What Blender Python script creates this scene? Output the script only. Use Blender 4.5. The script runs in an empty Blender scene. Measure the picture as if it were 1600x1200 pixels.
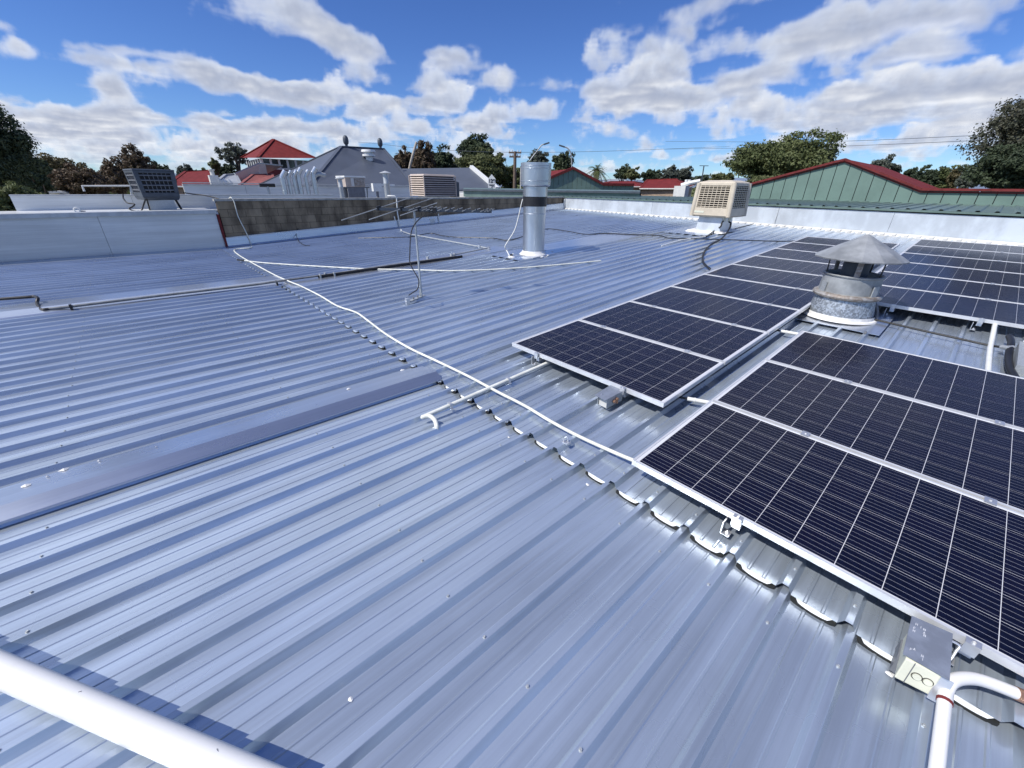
import bpy, math, random
import numpy as np
from mathutils import Vector, Matrix

# ------------------------------------------------------------------ camera, sky, sun, exposure
S = bpy.context.scene
COL = S.collection
CW = np.array([2.817015566462274, -1.7048037781020478, 1.5844363863582098])
RW = np.array([[0.6653439084203838, 0.7464475342086953, 0.011556911423333465],
               [0.3345778706930125, -0.2843146561980811, -0.8984558000889621],
               [-0.6673643172738695, 0.6016487803899597, -0.4389118511556236]])
FPX = 629.757          # focal length in pixels of a 1600 x 1200 picture
cam = bpy.data.cameras.new('camera')
cam.sensor_width = 36.0
cam.lens = FPX / 1600.0 * 36.0
cam.clip_start = 0.05
cam.clip_end = 40000.0
cam_ob = bpy.data.objects.new('camera', cam)
COL.objects.link(cam_ob)
M4 = Matrix.Identity(4)
for i in range(3):
    M4[i][0] = RW[0][i]; M4[i][1] = -RW[1][i]; M4[i][2] = -RW[2][i]; M4[i][3] = CW[i]
cam_ob.matrix_world = M4
S.camera = cam_ob

SUN_EL = math.radians(50.0)
SUN_H = Vector((-0.26, -0.965)).normalized()
SUN_DIR = Vector((SUN_H.x * math.cos(SUN_EL), SUN_H.y * math.cos(SUN_EL), math.sin(SUN_EL)))
sun = bpy.data.lights.new('sun', 'SUN')
sun.energy = 4.2
sun.angle = math.radians(0.53)
sun.color = (1.0, 0.955, 0.89)
sun_ob = bpy.data.objects.new('sun', sun)
COL.objects.link(sun_ob)
sun_ob.rotation_euler = (-SUN_DIR).to_track_quat('-Z', 'Y').to_euler()

vs = S.view_settings
vs.view_transform = 'Standard'
vs.look = 'None'
vs.gamma = 1.0
vs.exposure = 0.15
vs.use_curve_mapping = False
S.cycles.caustics_reflective = False
S.cycles.caustics_refractive = False

W = bpy.data.worlds.new('World')
S.world = W
W.use_nodes = True
wt = W.node_tree
for n in list(wt.nodes):
    wt.nodes.remove(n)


class NT:
    """small helper that writes node maths as expressions"""
    def __init__(self, tree):
        self.t = tree
    def new(self, kind, **kw):
        n = self.t.nodes.new(kind)
        for k, v in kw.items():
            setattr(n, k, v)
        return n
    def link(self, a, b):
        self.t.links.new(a, b)
    def put(self, sock, v):
        if isinstance(v, (int, float)):
            sock.default_value = v
        elif isinstance(v, (tuple, list)):
            sock.default_value = v if len(sock.default_value) == len(v) else tuple(v) + (1.0,)
        else:
            self.link(v, sock)
    def m(self, op, a, b=None, c=None, clamp=False):
        n = self.new('ShaderNodeMath', operation=op)
        n.use_clamp = clamp
        self.put(n.inputs[0], a)
        if b is not None: self.put(n.inputs[1], b)
        if c is not None: self.put(n.inputs[2], c)
        return n.outputs[0]
    def mix(self, f, a, b):
        n = self.new('ShaderNodeMix', data_type='RGBA')
        self.put(n.inputs[0], f); self.put(n.inputs[6], a); self.put(n.inputs[7], b)
        return n.outputs[2]
    def smooth(self, x, lo, hi):
        n = self.new('ShaderNodeMapRange', interpolation_type='SMOOTHSTEP')
        self.put(n.inputs[0], x)
        n.inputs[1].default_value = lo; n.inputs[2].default_value = hi
        return n.outputs[0]
    def noise(self, vec, scale, detail=4.0, rough=0.55, dist=0.0):
        n = self.new('ShaderNodeTexNoise', noise_dimensions='3D')
        self.put(n.inputs['Vector'], vec)
        n.inputs['Scale'].default_value = scale
        n.inputs['Detail'].default_value = detail
        n.inputs['Roughness'].default_value = rough
        n.inputs['Distortion'].default_value = dist
        return n.outputs['Fac']


def px_dir(px, py):
    d = RW.T @ np.array([(px - 800) / FPX, (py - 600) / FPX, 1.0])
    return d / np.linalg.norm(d)


def build_sky():
    g = NT(wt)
    tc = g.new('ShaderNodeTexCoord')
    sep = g.new('ShaderNodeSeparateXYZ')
    g.link(tc.outputs['Generated'], sep.inputs[0])
    x, y, z = sep.outputs
    sky = g.new('ShaderNodeTexSky')
    sky.sky_type = 'NISHITA'
    sky.sun_disc = False
    sky.sun_elevation = SUN_EL
    sky.sun_rotation = math.atan2(SUN_DIR.x, SUN_DIR.y)
    sky.altitude = 0.0
    sky.air_density = 0.85
    sky.dust_density = 0.1
    sky.ozone_density = 3.0
    # cumulus field: a flat-bottomed layer, looked at through several heights so that tops bulge upwards
    zz = g.m('ADD', g.m('MAXIMUM', z, 0.0), 0.05)
    u = g.m('DIVIDE', x, zz)
    v = g.m('DIVIDE', y, zz)
    az = g.m('ARCTAN2', x, y)
    el = g.m('ARCSINE', z)
    cover = None
    for (px, py, wa, we, amp) in CLOUDS:            # where the larger clouds stand (direction angles)
        if py is None:
            a0, e0 = math.radians(px[0]), math.radians(px[1])
        else:
            d = px_dir(px, py)
            a0 = math.atan2(d[0], d[1]); e0 = math.asin(d[2])
        da = g.m('MULTIPLY', g.m('SUBTRACT', az, a0), 1.0 / math.radians(wa))
        de = g.m('MULTIPLY', g.m('SUBTRACT', el, e0), 1.0 / math.radians(we))
        q = g.m('ADD', g.m('MULTIPLY', da, da), g.m('MULTIPLY', de, de))
        b = g.m('MULTIPLY', g.m('EXPONENT', g.m('MULTIPLY', q, -1.0)), amp)
        cover = b if cover is None else g.m('ADD', cover, b)
    hz = g.m('MULTIPLY', g.smooth(el, math.radians(12.0), math.radians(3.0)), 0.03)   # banks gather towards the horizon
    cover = g.m('ADD', cover, hz)
    N = 11
    acc_a = None; acc_c = None
    ns = []
    wn = g.new('ShaderNodeTexWhiteNoise', noise_dimensions='3D')
    sv = g.new('ShaderNodeVectorMath', operation='SCALE'); g.link(tc.outputs['Generated'], sv.inputs[0]); sv.inputs['Scale'].default_value = 9173.0
    g.link(sv.outputs[0], wn.inputs['Vector'])
    jit = g.m('MULTIPLY', g.m('SUBTRACT', wn.outputs['Value'], 0.5), 0.24 / (N - 1.0))     # blurs the steps between heights
    uj = g.m('MULTIPLY', u, jit); vj = g.m('MULTIPLY', v, jit)
    for i in range(N + 1):
        k = i / (N - 1.0)
        h = 1.0 + 0.24 * k
        comb = g.new('ShaderNodeCombineXYZ')
        g.put(comb.inputs[0], g.m('MULTIPLY_ADD', u, h, uj)); g.put(comb.inputs[1], g.m('MULTIPLY_ADD', v, h, vj))
        comb.inputs[2].default_value = 3.7 + 0.22 * k
        ns.append(g.noise(comb.outputs[0], 1.75, 8.0, 0.57, 0.15))
    for i in range(N):
        k = i / (N - 1.0)
        n1 = g.m('ADD', g.m('MULTIPLY', g.m('SUBTRACT', ns[i], 0.5), 1.35), 0.5)
        dens = g.m('SUBTRACT', g.m('ADD', n1, cover), 0.605 + 0.20 * k ** 1.4)
        al = g.smooth(dens, -0.015, 0.07)
        al = g.m('MULTIPLY', al, 0.5 + 0.25 * k) if i < N - 1 else al
        up = g.m('ADD', g.m('MULTIPLY', g.m('SUBTRACT', ns[i], ns[i + 1]), 6.5), 0.13 + 0.66 * k ** 0.8, clamp=True)   # tops and sunny flanks are bright
        dark = (0.35, 0.405, 0.55)
        lite = (0.97, 0.98, 1.0)
        col = g.mix(up, dark, lite)
        col = g.mix(g.smooth(dens, 0.10, -0.02), col, (0.66, 0.75, 0.93))
        if acc_a is None:
            acc_a, acc_c = al, g.mix(al, (0, 0, 0), col)
        else:
            w = g.m('MULTIPLY', g.m('SUBTRACT', 1.0, acc_a), al)
            add = g.mix(w, (0, 0, 0), col)
            mm = g.new('ShaderNodeMix', data_type='RGBA', blend_type='ADD')
            mm.inputs[0].default_value = 1.0
            g.put(mm.inputs[6], acc_c); g.put(mm.inputs[7], add)
            acc_c = mm.outputs[2]
            acc_a = g.m('ADD', acc_a, w)
    # sunlit cloud is brightest towards the sun
    dt = g.new('ShaderNodeVectorMath', operation='DOT_PRODUCT'); g.link(tc.outputs['Generated'], dt.inputs[0]); dt.inputs[1].default_value = tuple(SUN_DIR)
    glow = g.m('ADD', g.m('MULTIPLY', g.smooth(dt.outputs['Value'], 0.35, 1.0), 0.9), CLOUD_STRENGTH)
    fade = g.smooth(z, -0.01, 0.05)           # far clouds sink into the air near the horizon
    acc_f = g.m('MULTIPLY', acc_a, fade)
    hs = g.new('ShaderNodeHueSaturation')
    hs.inputs['Saturation'].default_value = SKY_SAT
    hs.inputs['Hue'].default_value = SKY_HUE
    g.link(sky.outputs[0], hs.inputs['Color'])
    wb = g.new('ShaderNodeMix', data_type='RGBA', blend_type='MULTIPLY')      # the camera's cool white balance
    wb.inputs[0].default_value = 1.0
    g.link(hs.outputs[0], wb.inputs[6]); g.put(wb.inputs[7], SKY_WB)
    bg1 = g.new('ShaderNodeBackground'); bg2 = g.new('ShaderNodeBackground')
    g.link(wb.outputs[2], bg1.inputs[0]); bg1.inputs[1].default_value = SKY_STRENGTH
    un = g.new('ShaderNodeMix', data_type='RGBA', blend_type='DIVIDE')
    un.inputs[0].default_value = 1.0
    g.put(un.inputs[6], acc_c)
    cc = g.new('ShaderNodeCombineColor')
    sa = g.m('MAXIMUM', acc_a, 0.001)
    for s in range(3): g.put(cc.inputs[s], sa)
    g.put(un.inputs[7], cc.outputs[0])
    g.link(un.outputs[2], bg2.inputs[0]); g.put(bg2.inputs[1], glow)
    mx = g.new('ShaderNodeMixShader')
    g.put(mx.inputs[0], acc_f); g.link(bg1.outputs[0], mx.inputs[1]); g.link(bg2.outputs[0], mx.inputs[2])
    out = g.new('ShaderNodeOutputWorld')
    g.link(mx.outputs[0], out.inputs[0])


SKY_STRENGTH = 0.088
SKY_SAT, SKY_HUE = 1.12, 0.512
SKY_WB = (0.74, 0.98, 1.30)
CLOUD_STRENGTH = 0.92
CLOUDS = [  # picture place, half width and half height in degrees, amount (minus = clear sky)
    (350, 5, 7, 2.4, .22), (20, 72, 2.2, 1.3, .22), (172, 140, 2.4, 1.1, .22), (150, 92, 3.5, 1.6, .17), (270, 108, 5, 1.5, .17),
    (390, 128, 5, 1.3, .17), (470, 142, 4, 1.0, .13), (545, 85, 4.4, 2.5, .21), (510, 52, 2.2, 1.2, .17), (715, 112, 6.5, 2.5, .20), (620, 158, 6, .9, .14),
    (935, 45, 3.2, 1.8, .16), (1010, 78, 5.5, 2.6, .17), (965, 160, 8, 1.2, .13), (1190, 55, 4.5, 2.3, .13), (1330, 70, 7.5, 3.0, .16), (1100, 150, 9, 1.4, .13),
    (1490, 40, 6, 2, .08), (1500, 130, 9, 3.2, .15), (1300, 170, 14, 1.8, .12), (1470, 205, 10, 1.6, .08), (1100, 12, 4, 1.2, .1),
    (60, 200, 16, 2.0, .12), (340, 195, 8, 1.1, .10), (600, 190, 11, 1.6, .13), (930, 205, 4, .9, .1), (730, 200, 5, .9, .08), (-500, 190, 40, 4.0, .10),
    (90, 40, 9, 3.0, -.16), (640, 25, 11, 3.0, -.2), (830, 60, 4, 3.5, -.18), (60, 122, 6, 1.4, -.14), (440, 72, 5, 2.2, -.2), (625, 100, 2.4, 2.6, -.15),
    (290, 165, 8, 1.0, -.10), (850, 215, 6, 1.8, -.10), (1170, 100, 3, 1.0, -.1), (470, 172, 5, .8, -.07), (1120, 228, 6, 1.0, -.06), (1560, 70, 4, 1.5, -.08), (1230, 20, 4, 1.2, -.08),
    ((-122, 27), None, 15, 13, .22), ((-140, 17), None, 25, 9, .16), ((-88, 34), None, 24, 7, .20), ((-50, 35), None, 20, 7, .14), ((-15, 30), None, 14, 7, .10),  # unseen clouds outside the view, added to brighten the roof's reflections
]
build_sky()

# ------------------------------------------------------------------ picture-to-place helpers
ROOF_A = math.radians(2.85)
CA, SA = math.cos(ROOF_A), math.sin(ROOF_A)
LZ = -0.026                      # the lower sheets lie this far under the upper ones


def ray(px, py):
    return RW.T @ np.array([(px - 800) / FPX, (py - 600) / FPX, 1.0])


def R(px, py, h=0.0):            # on the upper (rising) roof, h above its pans
    d = ray(px, py); n = np.array([0, -SA, CA])
    return CW + d * ((h - n @ CW) / (n @ d))


def L(px, py, h=0.0):            # on the level lower roof
    d = ray(px, py)
    return CW + d * ((h + LZ - CW[2]) / d[2])


def AX(px, py, X):
    d = ray(px, py); return CW + d * ((X - CW[0]) / d[0])


def AY(px, py, Y):
    d = ray(px, py); return CW + d * ((Y - CW[1]) / d[1])


def AD(px, py, D):               # at a horizontal distance D
    d = ray(px, py); return CW + d * (D / math.hypot(d[0], d[1]))


def UP(base, px, py):            # height above base of the seen point, straight over it
    d = ray(px, py); b = np.asarray(base, float); w = b - CW
    a, bb, dd, e = d @ d, d[2], d @ w, w[2]
    return (bb * dd - a * e) / (a - bb * bb)


def depth(p):
    return float((RW @ (np.asarray(p, float) - CW))[2])


def RP(x, s, h=0.0):             # point of the upper roof: x across, s up the slope, h above
    return (x, s * CA - h * SA, s * SA + h * CA)


# ------------------------------------------------------------------ mesh helpers
class MB:
    def __init__(self):
        self.v = []; self.f = []; self.mi = []; self.cur = 0
    def quadf(self, pts):
        i = len(self.v); self.v += [tuple(map(float, p)) for p in pts]
        self.f.append(tuple(range(i, i + len(pts)))); self.mi.append(self.cur); return self
    def box(self, x0, x1, y0, y1, z0, z1):
        c = [(x0, y0, z0), (x1, y0, z0), (x1, y1, z0), (x0, y1, z0), (x0, y0, z1), (x1, y0, z1), (x1, y1, z1), (x0, y1, z1)]
        return self.hexa(c)
    def hexa(self, c):
        i = len(self.v); self.v += [tuple(map(float, p)) for p in c]
        for q in ((3, 2, 1, 0), (4, 5, 6, 7), (0, 1, 5, 4), (1, 2, 6, 5), (2, 3, 7, 6), (3, 0, 4, 7)):
            self.f.append(tuple(i + k for k in q)); self.mi.append(self.cur)
        return self
    def obox(self, a, b, w, h, up=(0, 0, 1)):
        """bar of width w and height h from a to b"""
        a, b = Vector(a), Vector(b); d = (b - a).normalized(); up = Vector(up)
        s = d.cross(up)
        if s.length < 1e-4: s = d.cross(Vector((1, 0, 0)))
        s.normalize(); u = s.cross(d).normalized()
        c = []
        for p in (a, b):
            c.append([p - s * w / 2 - u * h / 2, p + s * w / 2 - u * h / 2, p + s * w / 2 + u * h / 2, p - s * w / 2 + u * h / 2])
        i = len(self.v); self.v += [tuple(q) for r in c for q in r]
        for q in ((3, 2, 1, 0), (4, 5, 6, 7), (0, 1, 5, 4), (1, 2, 6, 5), (2, 3, 7, 6), (3, 0, 4, 7)):
            self.f.append(tuple(i + k for k in q)); self.mi.append(self.cur)
        return self
    def tube(self, path, r, seg=10, caps=True):
        P = [Vector(p) for p in path]; n = len(P)
        rr = r if isinstance(r, (list, tuple)) else [r] * n
        t0 = (P[1] - P[0]).normalized()
        ref = Vector((0, 0, 1)) if abs(t0.z) < 0.9 else Vector((1, 0, 0))
        s = t0.cross(ref).normalized()
        i0 = len(self.v)
        for k in range(n):
            if k == 0: t = P[1] - P[0]
            elif k == n - 1: t = P[-1] - P[-2]
            else: t = (P[k + 1] - P[k]).normalized() + (P[k] - P[k - 1]).normalized()
            t.normalize()
            s = (s - t * s.dot(t)); s.normalize()
            u = t.cross(s)
            for j in range(seg):
                a = 2 * math.pi * j / seg
                self.v.append(tuple(P[k] + (s * math.cos(a) + u * math.sin(a)) * rr[k]))
        for k in range(n - 1):
            for j in range(seg):
                a = i0 + k * seg + j; b = i0 + k * seg + (j + 1) % seg
                self.f.append((a, b, b + seg, a + seg)); self.mi.append(self.cur)
        if caps:
            self.f.append(tuple(i0 + j for j in reversed(range(seg)))); self.mi.append(self.cur)
            self.f.append(tuple(i0 + (n - 1) * seg + j for j in range(seg))); self.mi.append(self.cur)
        return self
    def lathe(self, prof, seg=32, c=(0, 0, 0), close=False):
        i0 = len(self.v)
        for (r, z) in prof:
            for j in range(seg):
                a = 2 * math.pi * j / seg
                self.v.append((c[0] + max(r, 1e-4) * math.cos(a), c[1] + max(r, 1e-4) * math.sin(a), c[2] + z))
        for k in range(len(prof) - 1):
            for j in range(seg):
                a = i0 + k * seg + j; b = i0 + k * seg + (j + 1) % seg
                self.f.append((a, b, b + seg, a + seg)); self.mi.append(self.cur)
        return self
    def mesh(self, name, mat, smooth=False, off=(0, 0, 0)):
        me = bpy.data.meshes.new(name)
        o = Vector(off)
        me.from_pydata([(p[0] - o.x, p[1] - o.y, p[2] - o.z) for p in self.v], [], self.f)
        for m_ in (mat if isinstance(mat, (list, tuple)) else [mat]):
            me.materials.append(m_)
        me.polygons.foreach_set('material_index', self.mi)
        if smooth:
            me.polygons.foreach_set('use_smooth', [True] * len(me.polygons))
        me.update()
        return me
    def build(self, name, mat, parent=None, smooth=False, bevel=0.0):
        """vertices are given in world space; the object takes its parent's place"""
        off = WORLD_LOC.get(parent.name, (0, 0, 0)) if parent else (0, 0, 0)
        me = self.mesh(name, mat, smooth, off)
        ob = bpy.data.objects.new(name, me); COL.objects.link(ob)
        if parent:
            ob.parent = parent
            WORLD_LOC[ob.name] = off
        if smooth: auto_smooth(ob)
        if bevel:
            b = ob.modifiers.new('edge', 'BEVEL'); b.width = bevel; b.segments = 2; b.limit_method = 'ANGLE'
        return ob


WORLD_LOC = {}


def auto_smooth(ob, ang=38):
    me = ob.data
    try:
        me.set_sharp_from_angle(angle=math.radians(ang))
    except Exception:
        pass


def thing(name, loc, label=None, cat=None, group=None, kind=None, rot=None):
    o = bpy.data.objects.new(name, None); COL.objects.link(o)
    o.empty_display_size = 0.1
    o.location = tuple(float(c) for c in loc)
    if rot: o.rotation_euler = rot
    WORLD_LOC[o.name] = tuple(float(c) for c in loc)
    tag(o, label, cat, group, kind)
    return o


def tag(o, label=None, cat=None, group=None, kind=None):
    if label: o['label'] = label
    if cat: o['category'] = cat
    if group: o['group'] = group
    if kind: o['kind'] = kind
    return o


def place(me, name, parent, loc=(0, 0, 0), rot=None, scale=None):
    ob = bpy.data.objects.new(name, me); COL.objects.link(ob)
    ob.parent = parent; ob.location = loc
    if rot: ob.rotation_euler = rot
    if scale: ob.scale = scale
    return ob


def smooth_path(pts, n=6):
    """Catmull-Rom through the points"""
    P = [Vector(p) for p in pts]
    Q = [P[0] * 2 - P[1]] + P + [P[-1] * 2 - P[-2]]
    out = []
    for i in range(1, len(Q) - 2):
        for k in range(n):
            t = k / n
            a, b, c, d = Q[i - 1], Q[i], Q[i + 1], Q[i + 2]
            out.append(0.5 * ((2 * b) + (c - a) * t + (2 * a - 5 * b + 4 * c - d) * t * t + (3 * b - a - 3 * c + d) * t ** 3))
    out.append(P[-1])
    return out


# ------------------------------------------------------------------ materials
def pm(name, col, rough=0.5, metal=0.0, var=0.12, scale=6.0, bump=0.0, bscale=40.0, coat=0.0, objvar=0.0, spec=0.5, stretch=None, col2=None, lo=0.35, hi=0.65, detail=5.0, rvar=0.0, world=False):
    m = bpy.data.materials.new(name); m.use_nodes = True
    t = m.node_tree; g = NT(t)
    p = t.nodes['Principled BSDF']
    tc = g.new('ShaderNodeTexCoord')
    vec = tc.outputs['Object']
    if world:
        vec = g.new('ShaderNodeNewGeometry').outputs['Position']
    if stretch:
        mp = g.new('ShaderNodeMapping'); mp.inputs['Scale'].default_value = stretch
        g.link(vec, mp.inputs[0]); vec = mp.outputs[0]
    n = g.noise(vec, scale, detail, 0.6)
    a = tuple(c * (1 - var) for c in col); b = tuple(min(1, c * (1 + var)) for c in col)
    if col2: a, b = col, col2
    c = g.mix(g.smooth(n, lo, hi), a, b)
    if objvar:
        oi = g.new('ShaderNodeObjectInfo')
        hs = g.new('ShaderNodeHueSaturation')
        g.put(hs.inputs['Value'], g.m('ADD', g.m('MULTIPLY', oi.outputs['Random'], 2 * objvar), 1 - objvar))
        g.put(hs.inputs['Color'], c); c = hs.outputs[0]
    g.put(p.inputs['Base Color'], c)
    p.inputs['Metallic'].default_value = metal
    if rvar:
        g.put(p.inputs['Roughness'], g.m('ADD', g.m('MULTIPLY', g.noise(vec, scale * 2.3, 4), rvar), rough - rvar / 2))
    else:
        p.inputs['Roughness'].default_value = rough
    p.inputs['Specular IOR Level'].default_value = spec
    if coat:
        p.inputs['Coat Weight'].default_value = coat; p.inputs['Coat Roughness'].default_value = 0.06
    if bump:
        bn = g.new('ShaderNodeBump'); bn.inputs['Strength'].default_value = 1.0
        bn.inputs['Distance'].default_value = bump
        g.put(bn.inputs['Height'], g.noise(vec, bscale, 3))
        g.link(bn.outputs[0], p.inputs['Normal'])
    return m


def roof_metal(name, col, streak=1.0, metal=0.55, rough=0.30, waves=0.0005):
    """coated steel sheet: long faint streaks along the ribs, slight oil-canning, dust"""
    m = bpy.data.materials.new(name); m.use_nodes = True
    t = m.node_tree; g = NT(t); p = t.nodes['Principled BSDF']
    geo = g.new('ShaderNodeNewGeometry')
    def mapped(sx, sy, sz):
        mp = g.new('ShaderNodeMapping'); mp.inputs['Scale'].default_value = (sx, sy, sz)
        g.link(geo.outputs['Position'], mp.inputs[0]); return mp.outputs[0]
    st = g.noise(mapped(9, 0.35, 9), 1.0, 4, 0.6)
    st2 = g.noise(mapped(60, 1.2, 60), 1.0, 3, 0.6)
    blot = g.noise(mapped(0.8, 0.8, 0.8), 1.0, 5, 0.6)
    f = g.m('ADD', g.m('MULTIPLY', st, 0.5), g.m('ADD', g.m('MULTIPLY', st2, 0.2), g.m('MULTIPLY', blot, 0.3)))
    a = tuple(c * (1 - .16 * streak) for c in col); b = tuple(c * (1 + .14 * streak) for c in col)
    c = g.mix(g.smooth(f, 0.36, 0.64), a, b)
    dirt = g.noise(mapped(26, 14, 26), 1.0, 6, 0.7)
    c = g.mix(g.m('MULTIPLY', g.smooth(dirt, 0.66, 0.8), 0.22), c, (0.16, 0.15, 0.13))
    oi = g.new('ShaderNodeObjectInfo')
    hs = g.new('ShaderNodeHueSaturation'); g.put(hs.inputs['Color'], c)
    g.put(hs.inputs['Value'], g.m('ADD', g.m('MULTIPLY', oi.outputs['Random'], 0.06), 0.97))
    g.put(p.inputs['Base Color'], hs.outputs[0])
    p.inputs['Metallic'].default_value = metal
    g.put(p.inputs['Roughness'], g.m('ADD', g.m('MULTIPLY', blot, 0.08), rough - 0.04))
    p.inputs['Coat Weight'].default_value = 0.5 if metal > .4 else 0.25
    p.inputs['Coat Roughness'].default_value = 0.22
    bn = g.new('ShaderNodeBump'); bn.inputs['Strength'].default_value = 1.0; bn.inputs['Distance'].default_value = waves
    g.put(bn.inputs['Height'], g.noise(mapped(14, 1.6, 14), 1.0, 2, 0.5))
    g.link(bn.outputs[0], p.inputs['Normal'])
    return m


def spangle(name, col, scale=60.0, rough=0.42, metal=0.85, amt=0.35):
    m = bpy.data.materials.new(name); m.use_nodes = True
    t = m.node_tree; g = NT(t); p = t.nodes['Principled BSDF']
    tc = g.new('ShaderNodeTexCoord')
    vo = g.new('ShaderNodeTexVoronoi'); vo.inputs['Scale'].default_value = scale
    g.link(tc.outputs['Object'], vo.inputs['Vector'])
    sp = g.new('ShaderNodeSeparateColor'); g.link(vo.outputs['Color'], sp.inputs[0])
    n = g.noise(tc.outputs['Object'], 5.0, 5, 0.65)
    f = g.m('ADD', g.m('MULTIPLY', sp.outputs[0], 0.6), g.m('MULTIPLY', n, 0.4))
    a = tuple(c * (1 - amt) for c in col); b = tuple(min(1, c * (1 + amt * .6)) for c in col)
    g.put(p.inputs['Base Color'], g.mix(g.smooth(f, 0.2, 0.8), a, b))
    p.inputs['Metallic'].default_value = metal
    g.put(p.inputs['Roughness'], g.m('ADD', g.m('MULTIPLY', sp.outputs[1], 0.18), rough - 0.09))
    return m


M = {}
M['roof'] = roof_metal('roof_steel', (0.52, 0.60, 0.695), 1.2, 0.62, 0.28)
M['lip_shadow'] = pm('painted_lip_shadow', (0.018, 0.020, 0.020), 0.9, 0, 0.2, 20)  # near-black tone standing in for the shade below the sheet lips
M['lip'] = pm('lip_sun_glint', (0.60, 0.63, 0.64), 0.6, 0.3, 0.25, 9, detail=8)  # sun glint on the turned-down lips, painted as a paler tone
M['flash'] = roof_metal('flashing_steel', (0.55, 0.60, 0.68), 0.7, 0.8, 0.28, 0.0025)
M['parapet'] = roof_metal('parapet_cladding', (0.68, 0.70, 0.70), 0.9, 0.1, 0.45, 0.002)
M['cap'] = pm('capping_paint', (0.52, 0.54, 0.55), 0.45, 0.2, 0.1, 5)
M['whitewall'] = pm('white_cladding', (0.62, 0.67, 0.71), 0.38, 0.25, 0.13, 2.2, 0.001, 8, stretch=(1, 1, .6))
M['whiteseal'] = pm('white_sealant', (0.80, 0.80, 0.78), 0.55, 0, 0.08, 20, 0.002, 60)
M['whitepvc'] = pm('white_pvc', (0.80, 0.81, 0.78), 0.35, 0, 0.05, 8)
M['cream_pvc'] = pm('weathered_conduit', (0.76, 0.77, 0.70), 0.4, 0, 0.1, 9)
M['dirty_pvc'] = pm('scuffed_pipe', (0.80, 0.80, 0.79), 0.4, 0, 0.0, 4, col2=(0.62, 0.62, 0.60), lo=0.55, hi=0.85, detail=8)
M['alu'] = pm('aluminium', (0.72, 0.73, 0.74), 0.34, 0.75, 0.06, 12)
M['frame'] = pm('panel_frame_aluminium', (0.78, 0.79, 0.80), 0.4, 0.45, 0.05, 9)
M['galv'] = spangle('galvanised_spangle', (0.42, 0.46, 0.50), 60.0, 0.5, 0.6, 0.42)
M['galv2'] = pm('flue_steel', (0.56, 0.59, 0.62), 0.30, 0.9, 0.10, 3.0, 0.0008, 9, stretch=(1, 1, .35), rvar=.12)
M['galvdull'] = spangle('dull_zinc', (0.46, 0.49, 0.505), 120.0, 0.52, 0.45, 0.12)
M['weathered'] = pm('weathered_zinc', (0.26, 0.275, 0.28), 0.5, 0.45, 0, 4.0, 0.002, 14, col2=(0.52, 0.54, 0.54), lo=.3, hi=.75, detail=9)
M['rust'] = pm('rusty_band', (0.24, 0.20, 0.17), 0.6, 0.4, 0, 18, col2=(0.46, 0.45, 0.43))
M['black'] = pm('black_rubber', (0.012, 0.012, 0.013), 0.45, 0, 0.2, 10)
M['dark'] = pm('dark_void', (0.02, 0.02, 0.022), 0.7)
M['grey_pipe'] = pm('lagged_pipe', (0.20, 0.21, 0.22), 0.55, 0.1, 0.2, 10)
M['charcoal'] = pm('charcoal_plastic', (0.070, 0.085, 0.105), 0.5, 0, 0.15, 6)
M['grille'] = pm('grey_grille', (0.16, 0.17, 0.19), 0.5, 0, 0.1, 8)
M['cream'] = pm('cream_plastic', (0.62, 0.55, 0.43), 0.45, 0, 0.06, 4)
M['tan'] = pm('tan_louvre', (0.50, 0.42, 0.36), 0.5, 0, 0.08, 6)
M['filter'] = pm('filter_pad', (0.035, 0.025, 0.022), 0.9, 0, 0.3, 20)
M['offwhite'] = pm('off_white_paint', (0.66, 0.66, 0.63), 0.5, 0, 0.06, 4)
M['block'] = pm('weathered_concrete_block', (0.105, 0.080, 0.055), 0.9, 0, 0, 1.3, 0.004, 60, objvar=0.14, col2=(0.33, 0.26, 0.175), lo=0.32, hi=0.66, detail=10, world=True, stretch=(1, 1.6, .7))
M['mortar'] = pm('mortar', (0.05, 0.040, 0.03), 0.95, 0, 0.2, 12)
M['concrete'] = pm('concrete_capping', (0.36, 0.355, 0.33), 0.85, 0, 0.2, 8, 0.002, 40)
M['redtrim'] = pm('red_trim_paint', (0.155, 0.028, 0.028), 0.65, 0, 0.2, 6, spec=0.2)
M['redroof'] = pm('red_roof_sheet', (0.165, 0.024, 0.022), 0.7, 0.0, 0.14, 2.0, spec=0.15)
M['brownred'] = pm('faded_red_tile', (0.26, 0.075, 0.062), 0.7, 0, 0.2, 3)
M['darkroof'] = pm('dark_grey_sheet', (0.085, 0.10, 0.13), 0.45, 0.15, 0.08, 0.6)
M['greyroof'] = pm('pale_roof_sheet', (0.38, 0.40, 0.42), 0.45, 0.3, 0.1, 0.5)
M['green'] = pm('pale_green_sheet', (0.155, 0.235, 0.20), 0.5, 0.05, 0.07, 1.5)
M['greenroof'] = pm('green_roof_sheet', (0.14, 0.205, 0.18), 0.42, 0.1, 0.12, 2.5)
M['redwall'] = pm('dark_red_wall', (0.13, 0.022, 0.022), 0.6)
M['glass'] = pm('window_glass', (0.02, 0.025, 0.03), 0.08, 0, 0.1, 3, spec=0.8)
M['timber'] = pm('pole_timber', (0.16, 0.12, 0.09), 0.85, 0, 0.2, 10)
M['bark'] = pm('bark', (0.13, 0.10, 0.075), 0.9, 0, 0.3, 6)
M['palebark'] = pm('pale_bark', (0.42, 0.38, 0.32), 0.85, 0, 0.2, 5)
M['brick'] = pm('house_wall', (0.32, 0.24, 0.18), 0.85, 0, 0.15, 4)
M['paleroof'] = pm('cream_roof', (0.50, 0.47, 0.42), 0.6, 0, 0.1, 2)
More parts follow.
